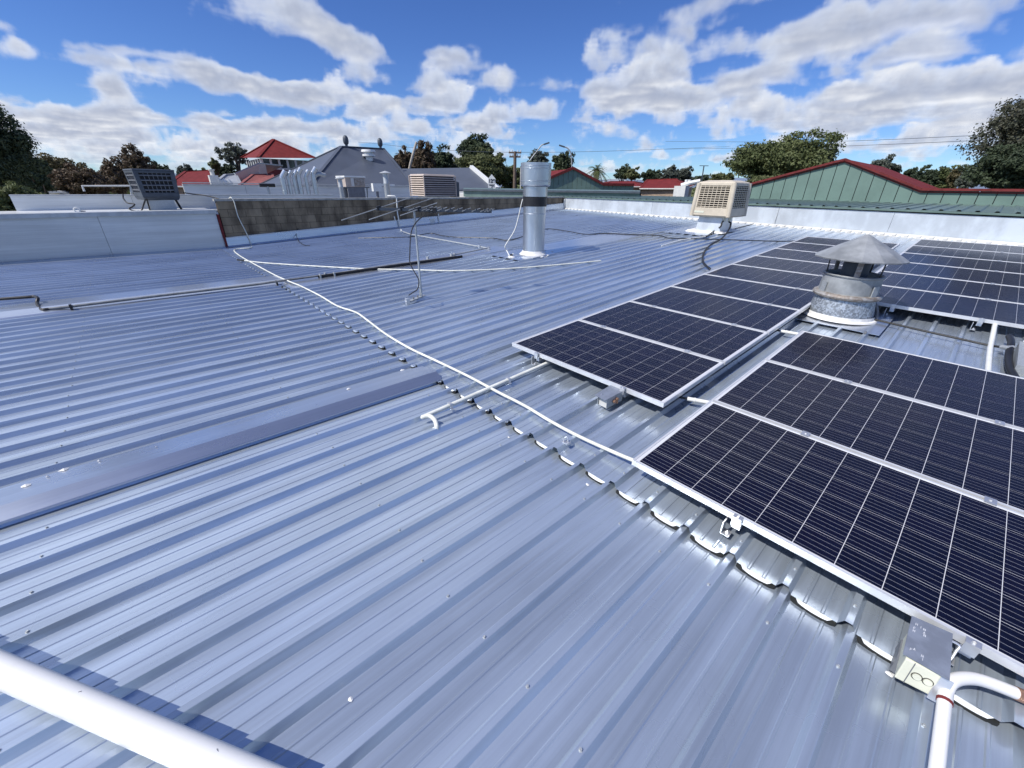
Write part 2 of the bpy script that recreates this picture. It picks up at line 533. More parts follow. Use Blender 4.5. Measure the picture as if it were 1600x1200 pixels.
M['backsheet'] = pm('white_backsheet', (0.66, 0.67, 0.70), 0.3, 0, 0.03, 5, coat=0.5)
M['underside'] = pm('panel_underside', (0.5, 0.5, 0.5), 0.7)
M['bluegrey'] = pm('scratched_cover_plate', (0.24, 0.27, 0.33), 0.5, 0.3, 0.14, 14)
M['scratch'] = pm('pale_scratch', (0.62, 0.64, 0.68), 0.6)
M['ink'] = pm('black_print', (0.015, 0.015, 0.018), 0.6)
M['yellowish'] = pm('aged_enclosure', (0.70, 0.71, 0.58), 0.5, 0, 0.06, 6)
M['copper'] = pm('brass_fitting', (0.45, 0.26, 0.17), 0.4, 0.7, 0.2, 20)
M['ground'] = pm('town_ground', (0.09, 0.10, 0.06), 0.95, 0, 0, 0.03, col2=(0.20, 0.18, 0.15), detail=8)
M['hill'] = pm('hazed_hill_forest', (0.16, 0.21, 0.29), 1.0, 0, 0.12, 0.002)  # blue of the distant haze is painted into the hill colour


def cell_material():
    m = bpy.data.materials.new('solar_cell'); m.use_nodes = True
    t = m.node_tree; g = NT(t); p = t.nodes['Principled BSDF']
    tc = g.new('ShaderNodeTexCoord')
    sep = g.new('ShaderNodeSeparateXYZ'); g.link(tc.outputs['Generated'], sep.inputs[0])
    fy = g.m('ABSOLUTE', g.m('SUBTRACT', g.m('FRACT', g.m('MULTIPLY', sep.outputs[1], 5.0)), 0.5))
    bus = g.m('LESS_THAN', fy, 0.019)
    oi = g.new('ShaderNodeObjectInfo')
    n = g.noise(tc.outputs['Object'], 40.0, 3)
    vo = g.new('ShaderNodeTexVoronoi'); vo.inputs['Scale'].default_value = 70.0
    g.link(tc.outputs['Object'], vo.inputs['Vector'])
    sc = g.new('ShaderNodeSeparateColor'); g.link(vo.outputs['Color'], sc.inputs[0])
    base = g.mix(oi.outputs['Random'], (0.0034, 0.0045, 0.015), (0.0050, 0.0048, 0.018))
    base = g.mix(g.m('MULTIPLY', sc.outputs[0], 0.45), base, (0.007, 0.011, 0.034))
    col = g.mix(bus, base, (0.36, 0.37, 0.42))
    g.put(p.inputs['Base Color'], col)
    p.inputs['Roughness'].default_value = 0.35
    p.inputs['Specular IOR Level'].default_value = 0.06
    p.inputs['Coat Weight'].default_value = 0.35
    p.inputs['Coat Roughness'].default_value = 0.11
    p.inputs['Coat IOR'].default_value = 1.27
    return m


M['cell'] = cell_material()


def leaf_material(name, c1, c2, c3):
    m = bpy.data.materials.new(name); m.use_nodes = True
    t = m.node_tree; g = NT(t); p = t.nodes['Principled BSDF']
    tc = g.new('ShaderNodeTexCoord')
    n = g.noise(tc.outputs['Object'], 0.55, 4, 0.6)
    n2 = g.noise(tc.outputs['Object'], 6.0, 2, 0.6)
    c = g.mix(g.smooth(n, 0.35, 0.65), c1, c2)
    c = g.mix(g.m('MULTIPLY', g.smooth(n2, 0.45, 0.7), 0.6), c, c3)
    g.put(p.inputs['Base Color'], c)
    p.inputs['Roughness'].default_value = 0.6
    p.inputs['Specular IOR Level'].default_value = 0.25
    tr = g.new('ShaderNodeBsdfTranslucent'); g.put(tr.inputs[0], c)
    mx = g.new('ShaderNodeMixShader'); mx.inputs[0].default_value = 0.22
    g.link(p.outputs[0], mx.inputs[1]); g.link(tr.outputs[0], mx.inputs[2])
    g.link(mx.outputs[0], t.nodes['Material Output'].inputs[0])
    return m


LEAF = {
    'dark': leaf_material('dark_foliage', (0.039, 0.057, 0.035), (0.066, 0.089, 0.046), (0.098, 0.126, 0.068)),
    'olive': leaf_material('olive_foliage', (0.082, 0.101, 0.038), (0.138, 0.154, 0.065), (0.179, 0.179, 0.089)),
    'green': leaf_material('green_foliage', (0.077, 0.105, 0.039), (0.128, 0.152, 0.060), (0.180, 0.188, 0.090)),
    'brown': leaf_material('brown_foliage', (0.097, 0.068, 0.046), (0.143, 0.101, 0.065), (0.121, 0.121, 0.068)),
    'gum': leaf_material('gum_foliage', (0.051, 0.061, 0.040), (0.101, 0.105, 0.072), (0.144, 0.131, 0.098)),
    'grey': leaf_material('grey_green_foliage', (0.072, 0.089, 0.072), (0.122, 0.142, 0.113), (0.158, 0.173, 0.144)),
    'gold': leaf_material('golden_foliage', (0.126, 0.114, 0.054), (0.096, 0.090, 0.043), (0.102, 0.066, 0.036)),
}

# ------------------------------------------------------------------ ground and hills
GZ = -4.3
g_ = MB()
rings = [0, 30, 120, 500, 2500, 12000, 30000]
g_.lathe([(max(r, .01), GZ) for r in rings], 48)
ground = g_.build('ground', M['ground']); tag(ground, 'suburban ground of dry grass and bare earth far below the roof', 'ground', kind='structure')
rnd = random.Random(5)
h_ = MB()
NH = 90
for ridge, (D0, hgt, seed) in enumerate(((9000, 170, 1), (11500, 290, 4))):
    pts = []
    for i in range(NH + 1):
        a = math.radians(-110 + 150 * i / NH)       # measured from +Y towards +X
        t = i * 0.31 + seed * 7
        hh = hgt * (0.72 + .16 * math.sin(t * .9) + .10 * math.sin(t * 2.3 + 1) + .05 * math.sin(t * 5.1))
        pts.append((a, hh))
    for i in range(NH):
        for (ra, fa), (rb, fb) in (((D0 - 1800, 0), (D0, 1)), ((D0, 1), (D0 + 2500, .3))):
            q = []
            for (a, hh), r_, f_ in ((pts[i], ra, fa), (pts[i + 1], ra, fa), (pts[i + 1], rb, fb), (pts[i], rb, fb)):
                q.append((math.sin(a) * r_, math.cos(a) * r_, GZ - 5 + hh * f_))
            h_.quadf(q)
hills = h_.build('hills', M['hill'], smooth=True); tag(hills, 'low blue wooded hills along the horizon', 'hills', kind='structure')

# ------------------------------------------------------------------ the building underfoot
bld = thing('shop_building', (0, 0, 0), 'low building whose grey ribbed metal roof with a step joint fills the foreground', 'building')
PR, PL = 0.2275, 0.2370          # rib spacing of the upper and the lower sheets
XE0, XE1 = -10.85, 5.6


def sheet_profile(P, pans):
    pts = []
    for k in range(pans):
        c = k * P
        pts += [(c - .030, 0), (c - .0135, .0335), (c - .0115, .0345), (c + .0115, .0345), (c + .0135, .0335), (c + .030, 0)]
        for fr in (.36, .64):
            f = c + P * fr
            pts += [(f - .0075, 0), (f - .0035, .0032), (f + .0035, .0032), (f + .0075, 0)]
    c = pans * P
    pts += [(c - .030, 0)]
    return pts


def sheet_mesh(P, pans, y0, y1, lip=False):
    b = MB()
    pr = sheet_profile(P, pans)
    for (xa, za), (xb, zb) in zip(pr, pr[1:]):
        b.quadf([(xa, y0, za), (xb, y0, zb), (xb, y1, zb), (xa, y1, za)])
    if lip:
        for k in range(pans):
            xa, xb = k * P + .050, k * P + .182
            n = 10
            b.cur = 1
            for i in range(n):
                ta, tb = i / n, (i + 1) / n
                ga, gb = math.sin(math.pi * ta) ** .28, math.sin(math.pi * tb) ** .28
                x_a, x_b = xa + (xb - xa) * ta, xa + (xb - xa) * tb
                b.quadf([(x_a, .0, .0002), (x_b, .0, .0002), (x_b, -.016 * gb, -.0105 * gb), (x_a, -.016 * ga, -.0105 * ga)][::-1])
            b.cur = 2            # dark strip added for the shadow line below the turned-down lip
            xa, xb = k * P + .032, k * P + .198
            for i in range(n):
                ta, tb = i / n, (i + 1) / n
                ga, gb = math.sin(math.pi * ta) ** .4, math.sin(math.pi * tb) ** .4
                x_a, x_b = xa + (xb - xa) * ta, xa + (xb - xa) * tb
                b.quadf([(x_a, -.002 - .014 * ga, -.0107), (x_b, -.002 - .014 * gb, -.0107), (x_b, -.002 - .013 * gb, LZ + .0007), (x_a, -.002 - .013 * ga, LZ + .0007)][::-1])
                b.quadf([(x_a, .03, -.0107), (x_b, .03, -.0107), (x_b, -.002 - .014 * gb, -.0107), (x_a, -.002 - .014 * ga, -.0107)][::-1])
            b.cur = 0
    return b


PANS = 3
mr = sheet_mesh(PR, PANS, 0.0, 13.9, True).mesh('roof_sheet', [M['roof'], M['lip'], M['lip_shadow']])
mr2 = sheet_mesh(PR, PANS, 0.0, 13.9, True).mesh('roof_sheet', [M['roof'], M['roof'], M['lip_shadow']])  # lips in plain roof steel, without the painted glint
ml = sheet_mesh(PL, PANS, -9.0, 0.11).mesh('roof_sheet', M['roof'])
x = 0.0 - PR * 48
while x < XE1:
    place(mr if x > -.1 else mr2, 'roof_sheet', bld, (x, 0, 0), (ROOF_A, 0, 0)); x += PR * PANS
x = 0.131 - PL * 48
while x < XE1:
    place(ml, 'roof_sheet', bld, (x, 0, LZ)); x += PL * PANS

# screws on the ribs, along the purlins (too small to pick apart singly)
def screw(b, p, up, r=.0048):
    up = Vector(up).normalized(); s = up.orthogonal().normalized(); t = up.cross(s); p = Vector(p)
    i0 = len(b.v)
    for (rr, h) in ((r * 1.5, 0), (r * 1.5, .0015), (r, .002), (r, .0065)):
        for j in range(6):
            a = j * math.pi / 3
            b.v.append(tuple(p + (s * math.cos(a) + t * math.sin(a)) * rr + up * h))
    for k in range(3):
        for j in range(6):
            a = i0 + k * 6 + j; c = i0 + k * 6 + (j + 1) % 6
            b.f.append((a, c, c + 6, a + 6)); b.mi.append(b.cur)
    b.f.append(tuple(i0 + 18 + j for j in range(6))); b.mi.append(b.cur)

sb = MB(); rs = random.Random(3)
upn = (0, -SA, CA)
for k in range(-46, 24):
    for s in (0.115, 1.15, 2.25, 3.35, 4.45, 5.6):
        screw(sb, RP(PR * k + rs.uniform(-.003, .003), s + rs.uniform(-.012, .012), .0342), upn)
for k in range(-44, 23):
    for y in (-.222, -1.116, -2.45, -3.7, -4.9):
        screw(sb, (0.131 + PL * k + rs.uniform(-.003, .003), y + rs.uniform(-.015, .015), LZ + .0342), (0, 0, 1))
o = sb.build('screw', M['galvdull'], bld); tag(o, kind='stuff')

# walls under the roof
for nm, (x0, x1, y0, y1) in {'wall': (XE0 - .2, XE1, -9.0, -8.8), 'wall.001': (XE1 - .2, XE1, -8.8, 12.0), 'wall.002': (XE0 - .2, XE0 + .0, -8.8, 13.6)}.items():
    MB().box(x0, x1, y0, y1, GZ - .3, -.12).build('wall', M['offwhite'], bld)

# wide capping over the change of level in the lower sheets, running along the ribs
xb = float(L(400, 647, .052)[0]); xc = float(L(400, 667, .088)[0]); xf = float(L(400, 687, .036)[0])
ye = float(L(676, 582, .05)[1])
f1 = MB()
zt = LZ
prof = [(xb - .012, .031), (xb, .052), (xc, .088), (xf - .004, .040), (xf, .036), (xf - .003, .024)]
for (xa, za), (xb_, zb_) in zip(prof, prof[1:]):
    ys = [-9.0, -6.2, -3.4, -.9, ye]
    for ya, yb in zip(ys, ys[1:]):
        f1.quadf([(xa, ya, zt + za), (xb_, ya, zt + zb_), (xb_, yb, zt + zb_), (xa, yb, zt + za)])
f1.quadf([(p[0], ye, zt + p[1]) for p in prof] + [(xf, ye, zt + .01), (xb, ye, zt + .01)])
cap1 = f1.build('flashing', M['flash'], bld); tag(cap1, 'wide smooth flashing strip dabbed with pale sealant')
seal = MB()
for (px, py, s) in ((42, 760, .022), (100, 733, .02), (75, 745, .008), (545, 608, .018), (628, 577, .02), (155, 720, .008), (245, 700, .006)):
    p = L(px, py, .06)
    n = 8; i0 = len(seal.v)
    for j in range(n):
        a = 2 * math.pi * j / n; r_ = s * (.7 + .5 * rs.random())
        seal.v.append((p[0] + math.cos(a) * r_ * .7, p[1] + math.sin(a) * r_ * 1.2, zt + .056 + (p[0] - xb) / (xc - xb) * .036))
    seal.v.append((p[0], p[1], zt + .066 + (p[0] - xb) / (xc - xb) * .036))
    for j in range(n): seal.f.append((i0 + j, i0 + (j + 1) % n, i0 + n)); seal.mi.append(0)
o = seal.build('sealant', M['whiteseal'], cap1); tag(o, kind='stuff')
dab = MB()
for (px, py, s, up) in ((918, 757, .015, 0), (1390, 1053, .018, 0), (548, 1092, .011, 0), (795, 683, .010, 0)):
    p = L(px, py, .004); i0 = len(dab.v); n = 7
    for j in range(n):
        a = 2 * math.pi * j / n; r_ = s * (.6 + .6 * rs.random())
        dab.v.append((p[0] + math.cos(a) * r_, p[1] + math.sin(a) * r_ * .8, LZ + .0035))
    dab.v.append((p[0], p[1], LZ + .009))
    for j in range(n): dab.f.append((i0 + j, i0 + (j + 1) % n, i0 + n)); dab.mi.append(0)
o = dab.build('sealant_dab', M['whiteseal'], bld); tag(o, kind='stuff')

# second strip of flashing further across, with the upstand where the far sheets change level
xg0 = float(L(400, 434, .08)[0]); xg1 = float(L(400, 441, .085)[0]); xg2 = float(L(400, 450, .03)[0])
ye2 = float(L(438, 438, .04)[1])
f2 = MB()
for (xa, za), (xb_, zb_) in zip([(xg0 - .02, .031), (xg0, .085), (xg1, .09), (xg2 - .03, .045), (xg2, .031)], [(xg0, .085), (xg1, .09), (xg2 - .03, .045), (xg2, .031), (xg2, .02)]):
    ys = [-9.0, -5.4, -2.6, ye2]
    for ya, yb in zip(ys, ys[1:]):
        f2.quadf([(xa, ya, zt + za), (xb_, ya, zt + zb_), (xb_, yb, zt + zb_), (xa, yb, zt + za)])
f2.quadf([(xg0 - .02, ye2, zt + .02), (xg0, ye2, zt + .085), (xg1, ye2, zt + .09), (xg2 - .03, ye2, zt + .045), (xg2, ye2, zt + .02)])
f2.build('flashing', M['flash'], bld)
# its continuation on the rising roof, under the pipes
f3 = MB()
xa3, xb3 = float(R(600, 415, .04)[0]), float(R(600, 424, .04)[0])
for (s0, s1) in ((.02, 2.4), (2.4, 4.9)):
    f3.hexa([RP(xa3 - .06, s0, .030), RP(xb3 + .06, s0, .030), RP(xb3 + .06, s1, .030), RP(xa3 - .06, s1, .030),
             RP(xa3 - .06, s0, .040), RP(xb3 + .06, s0, .040), RP(xb3 + .06, s1, .040), RP(xa3 - .06, s1, .040)])
f3.build('flashing', M['flash'], bld)

# smooth tray sheet round the far flue and under the cooler (a patched flat area)
def tray(x0, x1, s0, s1, h=.033):
    b = MB()
    b.hexa([RP(x0, s0, h - .003), RP(x1, s0, h - .003), RP(x1, s1, h - .003), RP(x0, s1, h - .003), RP(x0, s0, h), RP(x1, s0, h), RP(x1, s1, h), RP(x0, s1, h)])
    return b
tray(-4.45, -3.45, 4.1, 8.6).build('tray_flashing', M['flash'], bld)
tray(-3.35, -2.15, 9.5, 12.7).build('tray_flashing', M['flash'], bld)

# apron flashing along the block wall and the parapet
XW = -10.85
ap = MB()
YB1 = 13.75
for ya, yb in ((.12, 3.5), (3.5, 7.0), (7.0, 10.4), (10.4, YB1)):
    za, zb = ya * math.tan(ROOF_A), yb * math.tan(ROOF_A)
    up = .26
    ap.quadf([(XW + .21, ya, za + .034), (XW + .05, ya, za + .06), (XW + .05, yb, zb + .06), (XW + .21, yb, zb + .034)][::-1])
    ap.quadf([(XW + .05, ya, za + .06), (XW + .03, ya, za + up), (XW + .03, yb, zb + up), (XW + .05, yb, zb + .06)][::-1])
    ap.quadf([(XW + .03, ya, za + up), (XW + .0, ya, za + up + .015), (XW + .0, yb, zb + up + .015), (XW + .03, yb, zb + up)][::-1])
apron = ap.build('apron_flashing', M['flash'], bld)
bead = MB()
bead.tube([(XW + .028, .14, .268), (XW + .028, 7, .268 + 6.86 * math.tan(ROOF_A)), (XW + .028, YB1, .268 + (YB1 - .14) * math.tan(ROOF_A))], .012, 6)
bead.build('sealant_bead', M['whiteseal'], bld)
ap = MB()
ap.quadf([(XW + .28, -9, LZ + .033), (XW + .05, -9, LZ + .075), (XW + .05, .12, LZ + .075), (XW + .28, .12, LZ + .033)][::-1])
ap.build('apron_flashing', M['flash'], bld)

# ------------------------------------------------------------------ parapets and walls round the roof
par = thing('parapet_wall', (XW, -4, 0), 'long parapet clad in smooth pale grey metal below the charcoal cooler', 'wall')
ZP = .945
for ya, yb in ((-9.0, -5.3), (-5.3, -2.15), (-2.15, .12)):
    MB().hexa([(XW - .16, ya + .003, -.2), (XW + .03, ya + .003, -.2), (XW + .03, yb - .003, -.2), (XW - .16, yb - .003, -.2),
               (XW - .16, ya + .003, ZP - .02), (XW + .0, ya + .003, ZP - .02), (XW + .0, yb - .003, ZP - .02), (XW - .16, yb - .003, ZP - .02)]).build('cladding_panel', M['parapet'], par)
MB().hexa([(XW - .62, -9, ZP - .018), (XW + .03, -9, ZP - .018), (XW + .03, .14, ZP - .018), (XW - .62, .14, ZP - .018),
           (XW - .62, -9, ZP + .01), (XW + .03, -9, ZP + .02), (XW + .03, .14, ZP + .02), (XW - .62, .14, ZP + .01)]).build('capping', M['cap'], par)
MB().hexa([(XW + .031, -9, ZP - .07), (XW + .04, -9, ZP - .07), (XW + .04, .14, ZP - .07), (XW + .031, .14, ZP - .07),
           (XW + .031, -9, ZP + .016), (XW + .036, -9, ZP + .016), (XW + .036, .14, ZP + .016), (XW + .031, .14, ZP + .016)]).build('capping_edge', M['cap'], par)
tr = MB().hexa([(XW + .0, .125, .03), (XW + .06, .125, .03), (XW + .06, .18, .03), (XW + .0, .18, .03),
                (XW - .03, .125, ZP - .09), (XW + .03, .125, ZP - .09), (XW + .03, .18, ZP - .09), (XW - .03, .18, ZP - .09)]).build('end_trim', M['redtrim'], par)
tag(tr, 'flaking red edge strip')
for px, py, s in ((140, 357, .012), (170, 395, .014), (330, 391, .03), (348, 392, .035), (313, 392, .02)):
    p = AX(px, py, XW + .05)
    MB().lathe([(s, 0), (s, s * .5), (s * .4, s)], 8, (XW + .045, float(p[1]), max(.02, float(p[2])))).build('sealant', M['whiteseal'], par)

# flat gutter deck behind it and the next parapet
rear = thing('rear_parapet', (XW - 2.1, -4, .9), 'pale grey metal parapet standing behind the charcoal cooler', 'wall')
y0r = float(AX(14, 305, XW - 2.1)[1]); zr = float(AX(150, 304, XW - 2.1)[2])
XR = XW - 2.1
for ya, yb in ((y0r, -1.4), (-1.4, .9), (.9, 4.0)):
    MB().box(XR - .14, XR, ya + .003, yb - .003, ZP - .1, zr - .03).build('cladding_panel', M['parapet'], rear)
MB().box(XR - .2, XR + .03, y0r, 4.0, zr - .03, zr).build('capping', M['cap'], rear)
MB().box(XR, XW - .62, -9, .14, ZP - .06, ZP - .012).build('gutter_deck', M['parapet'], rear)
MB().box(XR - .14, XW - .2, y0r - .02, 4.0, GZ - .2, ZP - .1).build('wall', M['offwhite'], rear)

# ------------------------------------------------------------------ block wall
bw = thing('block_wall', (XW, 0.2, 0), 'weathered brown concrete block wall rising above the roof edge', 'wall')
BL, BH, TH = .40, .196, .19
ZT = 1.165
MB().box(XW - TH, XW - .012, .2, YB1, -.3, ZT - .006).build('mortar_core', M['mortar'], bw)
bm = MB().box(-TH * .5, .0, .004, BL - .004, .004, BH - .004).mesh('block', M['block'])
bmh = MB().box(-TH * .5, .0, .004, BL / 2 - .004, .004, BH - .004).mesh('block', M['block'])
rs = random.Random(12)
for row in range(6):
    z = ZT - (row + 1) * BH
    y = .2 + (BL / 2 if row % 2 else 0)
    if row % 2:
        place(bmh, 'block', bw, (rs.uniform(-.004, .004), 0, z))
    while y < YB1 - .05:
        if z + BH > y * math.tan(ROOF_A) + .2:
            place(bm if y + BL < YB1 else bmh, 'block', bw, (rs.uniform(-.004, .004), y - .2, z), (0, 0, rs.uniform(-.006, .006)))
        y += BL
y = .16
while y < YB1:
    yb = min(y + 2.4, YB1)
    MB().box(XW - TH - .03, XW + .02, y + .002, yb - .002, ZT, ZT + .055).build('capping', M['concrete'], bw)
    y = yb

# ------------------------------------------------------------------ white parapet across the far end
PA = Vector((-10.83, 13.72)); PB = Vector((4.5, 11.85))
wd = (PB - PA).normalized(); wn = Vector((-wd.y, wd.x))      # wn points away from the camera
ww = thing('white_parapet', (PA.x, PA.y, .6), 'glossy white metal clad parapet across the far end of the roof', 'wall')


def WP(t, n, z): q = PA + wd * t + wn * n; return (q.x, q.y, z)
LT = (PB - PA).length
zb0, zb1 = .68, .60
ztop0, ztop1 = 1.185, 1.13
seams = [0, 2.4, 4.9, 7.1, 9.35, 12.0, LT]
for ta, tb in zip(seams, seams[1:]):
    za, zb = ztop0 + (ztop1 - ztop0) * ta / LT, ztop0 + (ztop1 - ztop0) * tb / LT
    MB().hexa([WP(ta + .003, 0, .3), WP(tb - .003, 0, .3), WP(tb - .003, .15, .3), WP(ta + .003, .15, .3),
               WP(ta + .003, .02, za), WP(tb - .003, .02, zb), WP(tb - .003, .15, zb), WP(ta + .003, .15, za)]).build('cladding_panel', M['whitewall'], ww)
# scalloped skirting that follows the ribs
sk = MB()
t = 0.0
while t < LT - .05:
    t2 = t + PR * 1.007
    for a, b2, up in ((t, t + .07, .045), (t + .07, t2, .012)):
        za, zb = zb0 + (zb1 - zb0) * a / LT, zb0 + (zb1 - zb0) * b2 / LT
        sk.quadf([WP(a, -.13, za + up - .012), WP(b2, -.13, zb + up - .012), WP(b2, -.004, zb + .065), WP(a, -.004, za + .065)])
        sk.quadf([WP(a, -.13, za - .02), WP(b2, -.13, zb - .02), WP(b2, -.13, zb + up - .012), WP(a, -.13, za + up - .012)])
    t = t2
sk.build('apron_flashing', M['offwhite'], ww)
MB().tube([WP(0.02, -.03, .62), WP(.02, -.03, 1.13)], .035, 8).build('sealant_bead', M['whiteseal'], ww)
st = MB().obox(WP(9.35, -.012, .72), WP(9.35, .012, 1.13), .02, .012, (1, 0, 0)).build('seam_strip', M['cap'], ww)

# ------------------------------------------------------------------ solar panels
PW, PHt = 1.65, 0.992
PITCH = 1.0129
HP = 0.150
fw = .012
fr = MB()
for (x0, x1, y0, y1) in ((0, PW, 0, fw), (0, PW, PHt - fw, PHt), (0, fw, fw, PHt - fw), (PW - fw, PW, fw, PHt - fw)):
    fr.box(x0, x1, y0, y1, -.036, 0)
for (x0, x1, y0, y1) in ((0, PW, fw, .030), (0, PW, PHt - .030, PHt - fw)):
    fr.box(x0, x1, y0, y1, -.036, -.033)
# groove that real extrusions show on their outer faces
fr_me = fr.mesh('frame', M['frame'])
bs_me = MB().box(fw, PW - fw, fw, PHt - fw, -.0075, -.0035).mesh('backsheet', M['backsheet'])
CP, CS = .1585, .1558
cell_me = MB().box(0, CS, 0, CS, -.0035, -.0028).mesh('cell', M['cell'])
mx0 = (PW - 10 * CP) / 2 + (CP - CS) / 2; my0 = (PHt - 6 * CP) / 2 + (CP - CS) / 2
jb_me = MB().box(.75, .90, PHt - .16, PHt - .05, -.03, -.0076).mesh('junction_box', M['black'])


def panel(x, s, label, group):
    t = thing('solar_panel', RP(x, s, HP), label, 'solar panel', group, rot=(ROOF_A, 0, 0))
    place(fr_me, 'frame', t); place(bs_me, 'backsheet', t); place(jb_me, 'junction_box', t)
    for i in range(10):
        for j in range(6):
            place(cell_me, 'cell', t, (mx0 + i * CP, my0 + j * CP, 0))
    return t


S1 = .8366
ords = ['first', 'second', 'third', 'fourth', 'fifth', 'sixth', 'seventh', 'eighth', 'ninth']
G1, G2, G3 = 'solar panels in the long single column', 'solar panels in the block beside the step joint', 'solar panels in the block behind the conical vent'
A1X, A2X, A3X = 0.0, 1.858, 1.83
S2, S3 = .125, 4.80
for k in range(9):
    panel(A1X, S1 + k * PITCH, 'dark blue solar panel, %s in the long column counting from the small metal cover box' % ords[k], G1)
for k in range(3):
    panel(A2X, S2 + k * PITCH, ['dark solar panel at the step joint, with the scratched cover plate at its edge',
                                'dark solar panel between two others in the block of three by the step joint',
                                'dark solar panel of the block of three nearest the conical vent'][k], G2)
for k in range(6):
    panel(A3X, S3 + k * PITCH, ('dark solar panel behind the conical vent, %s of six counting from the dark cable' % ords[k]) if k < 5 else
          'dark solar panel in the row right against the white parapet, behind the conical vent', G3)

# rails, feet and clamps
def rail_set(name, x, sa, sb, label, feet, joints, group):
    t = thing(name, RP(x, sa, 0), label, 'mounting rail', group, rot=(ROOF_A, 0, 0))
    ln = sb - sa
    for o in (MB().box(-.02, .02, 0, ln, HP - .036 - .046, HP - .038).mesh('rail_bar', M['alu']),):
        place(o, 'rail_bar', t)
    ft = MB()
    ft.box(-.021, .021, -.006, .040, .0295, .034)
    ft.box(-.021, -.016, -.006, .040, .034, HP - .045)
    fme = ft.mesh('foot', M['alu'])
    bolt = MB().lathe([(.010, .0), (.010, .008), (.005, .008), (.005, .014)], 6, (0, 0, 0)).mesh('bolt', M['alu'])
    for s in feet:
        f = place(fme, 'foot', t, (-.028, s - sa, 0))
        place(bolt, 'bolt', f, (.004, .020, .034))
    cm = MB(); cm.box(-.022, .022, -.016, .036, 0.0005, .0045); cm.box(-.022, .022, .004, .016, -.04, .0005); cm.lathe([(.007, .0045), (.007, .010), (.003, .0101)], 6, (0, .010, 0))
    cme = cm.mesh('clamp', M['alu'])
    for s in joints:
        place(cme, 'clamp', t, (0, s - sa, HP))
    ce = MB(); ce.box(-.02, .02, -.024, .006, 0.0005, .004); ce.box(-.02, .02, -.024, -.019, -.05, .0005); ce.lathe([(.006, .004), (.006, .010)], 6, (0, -.012, 0))
    place(ce.mesh('end_clamp', M['alu']), 'end_clamp', t, (0, 0.0 if abs(joints[0] - sa) > .5 else 0, HP))
    return t


G4 = 'aluminium rails under the solar panels'
j1 = [S1 + PITCH * k - .0209 for k in range(1, 9)]
rail_set('mounting_rail', A1X + .36, S1 - .0, S1 + 9 * PITCH, 'aluminium rail on feet under the long column, on the side of the white pipe', [S1 - .03] + [S1 + 1.3 * k for k in range(1, 7)], j1, G4)
rail_set('mounting_rail', A1X + 1.31, S1 - .0, S1 + 9 * PITCH, 'aluminium rail under the long column, behind the small metal cover box', [S1 + .1 + 1.3 * k for k in range(0, 7)], j1, G4)
j2 = [S2 + PITCH * k - .0209 for k in range(1, 3)]
rail_set('mounting_rail', A2X + .60, S2, S2 + 3 * PITCH, 'aluminium rail whose bracket stands on a rib by the step joint', [S2 - .035, S2 + 1.2, S2 + 2.4], j2, G4)
rail_set('mounting_rail', A2X + 1.40, S2, S2 + 3 * PITCH, 'aluminium rail behind the scratched cover plate', [S2 - .03, S2 + 1.2, S2 + 2.4], j2, G4)
j3 = [S3 + PITCH * k - .0209 for k in range(1, 6)]
rail_set('mounting_rail', A3X + .50, S3, S3 + 6 * PITCH, 'aluminium rail with a bright bracket behind the dark cable', [S3 - .05] + [S3 + 1.3 * k for k in range(1, 5)], j3, G4)
rail_set('mounting_rail', A3X + 1.22, S3, S3 + 6 * PITCH, 'aluminium rail reached by the upright white conduit', [S3 - .04] + [S3 + 1.3 * k for k in range(1, 5)], j3, G4)

# ------------------------------------------------------------------ conduits, pipes and cables on the roof
def hose(name, pts, r, mat, label, cat, n=6, seg=8, group=None, smooth=True):
    P = smooth_path(pts, n) if smooth else pts
    b = MB().tube(P, r, seg)
    base = Vector(P[0])
    me = b.mesh(name, mat, True, base)
    o = bpy.data.objects.new(name, me); COL.objects.link(o); o.location = base
    auto_smooth(o, 50)
    tag(o, label, cat, group)
    WORLD_LOC[o.name] = tuple(base)
    return o


HR = .0345
c1 = [AX(358, 310, XW - .10), AX(361, 308.5, XW + .03), AX(366, 316, XW + .06), AX(372, 338, XW + .07), AX(384, 362, XW + .10), AX(393, 383, XW + .14), R(391, 387, .05), R(371, 389, .05), R(366, 392, .05), R(377, 401, .045)]
pts = [R(377, 401, .046), R(400, 414, .046), R(430, 430, .06), R(455, 441, .07), R(470, 447, .05), R(500, 462, .042), R(527, 478, .042), R(556, 488, .042), R(575, 501, .042), R(603, 522, .042), R(640, 544, .042), R(680, 563, .042), R(730, 587, .042), R(775, 611, .055), R(820, 634, .043), R(860, 658, .042), R(905, 682, .042), R(960, 707, .05), R(991, 720, .07)]
c1 = c1[:-1] + pts
hose('white_conduit', c1, .0125, M['cream_pvc'], 'long white conduit snaking from the block wall across the ribs to a solar panel corner', 'conduit', 5)
c2 = [R(371, 406, .05), R(385, 407.5, .055), R(410, 410.5, .046), R(470, 414.5, .044), R(540, 418.5, .044), R(585, 420.5, .05), R(640, 421.5, .05), R(700, 423, .044), R(760, 421.5, .044), R(820, 418, .044), R(880, 413, .044), R(939, 407.5, .044)]
cond2 = hose('white_conduit', c2, .0125, M['cream_pvc'], 'straight thin white conduit lying across the ribs past the foot of the aerial', 'conduit', 5)
MB().tube([R(371, 406, .052), R(381, 407.3, .055)], .02, 8).build('connector', M['black'], cond2)

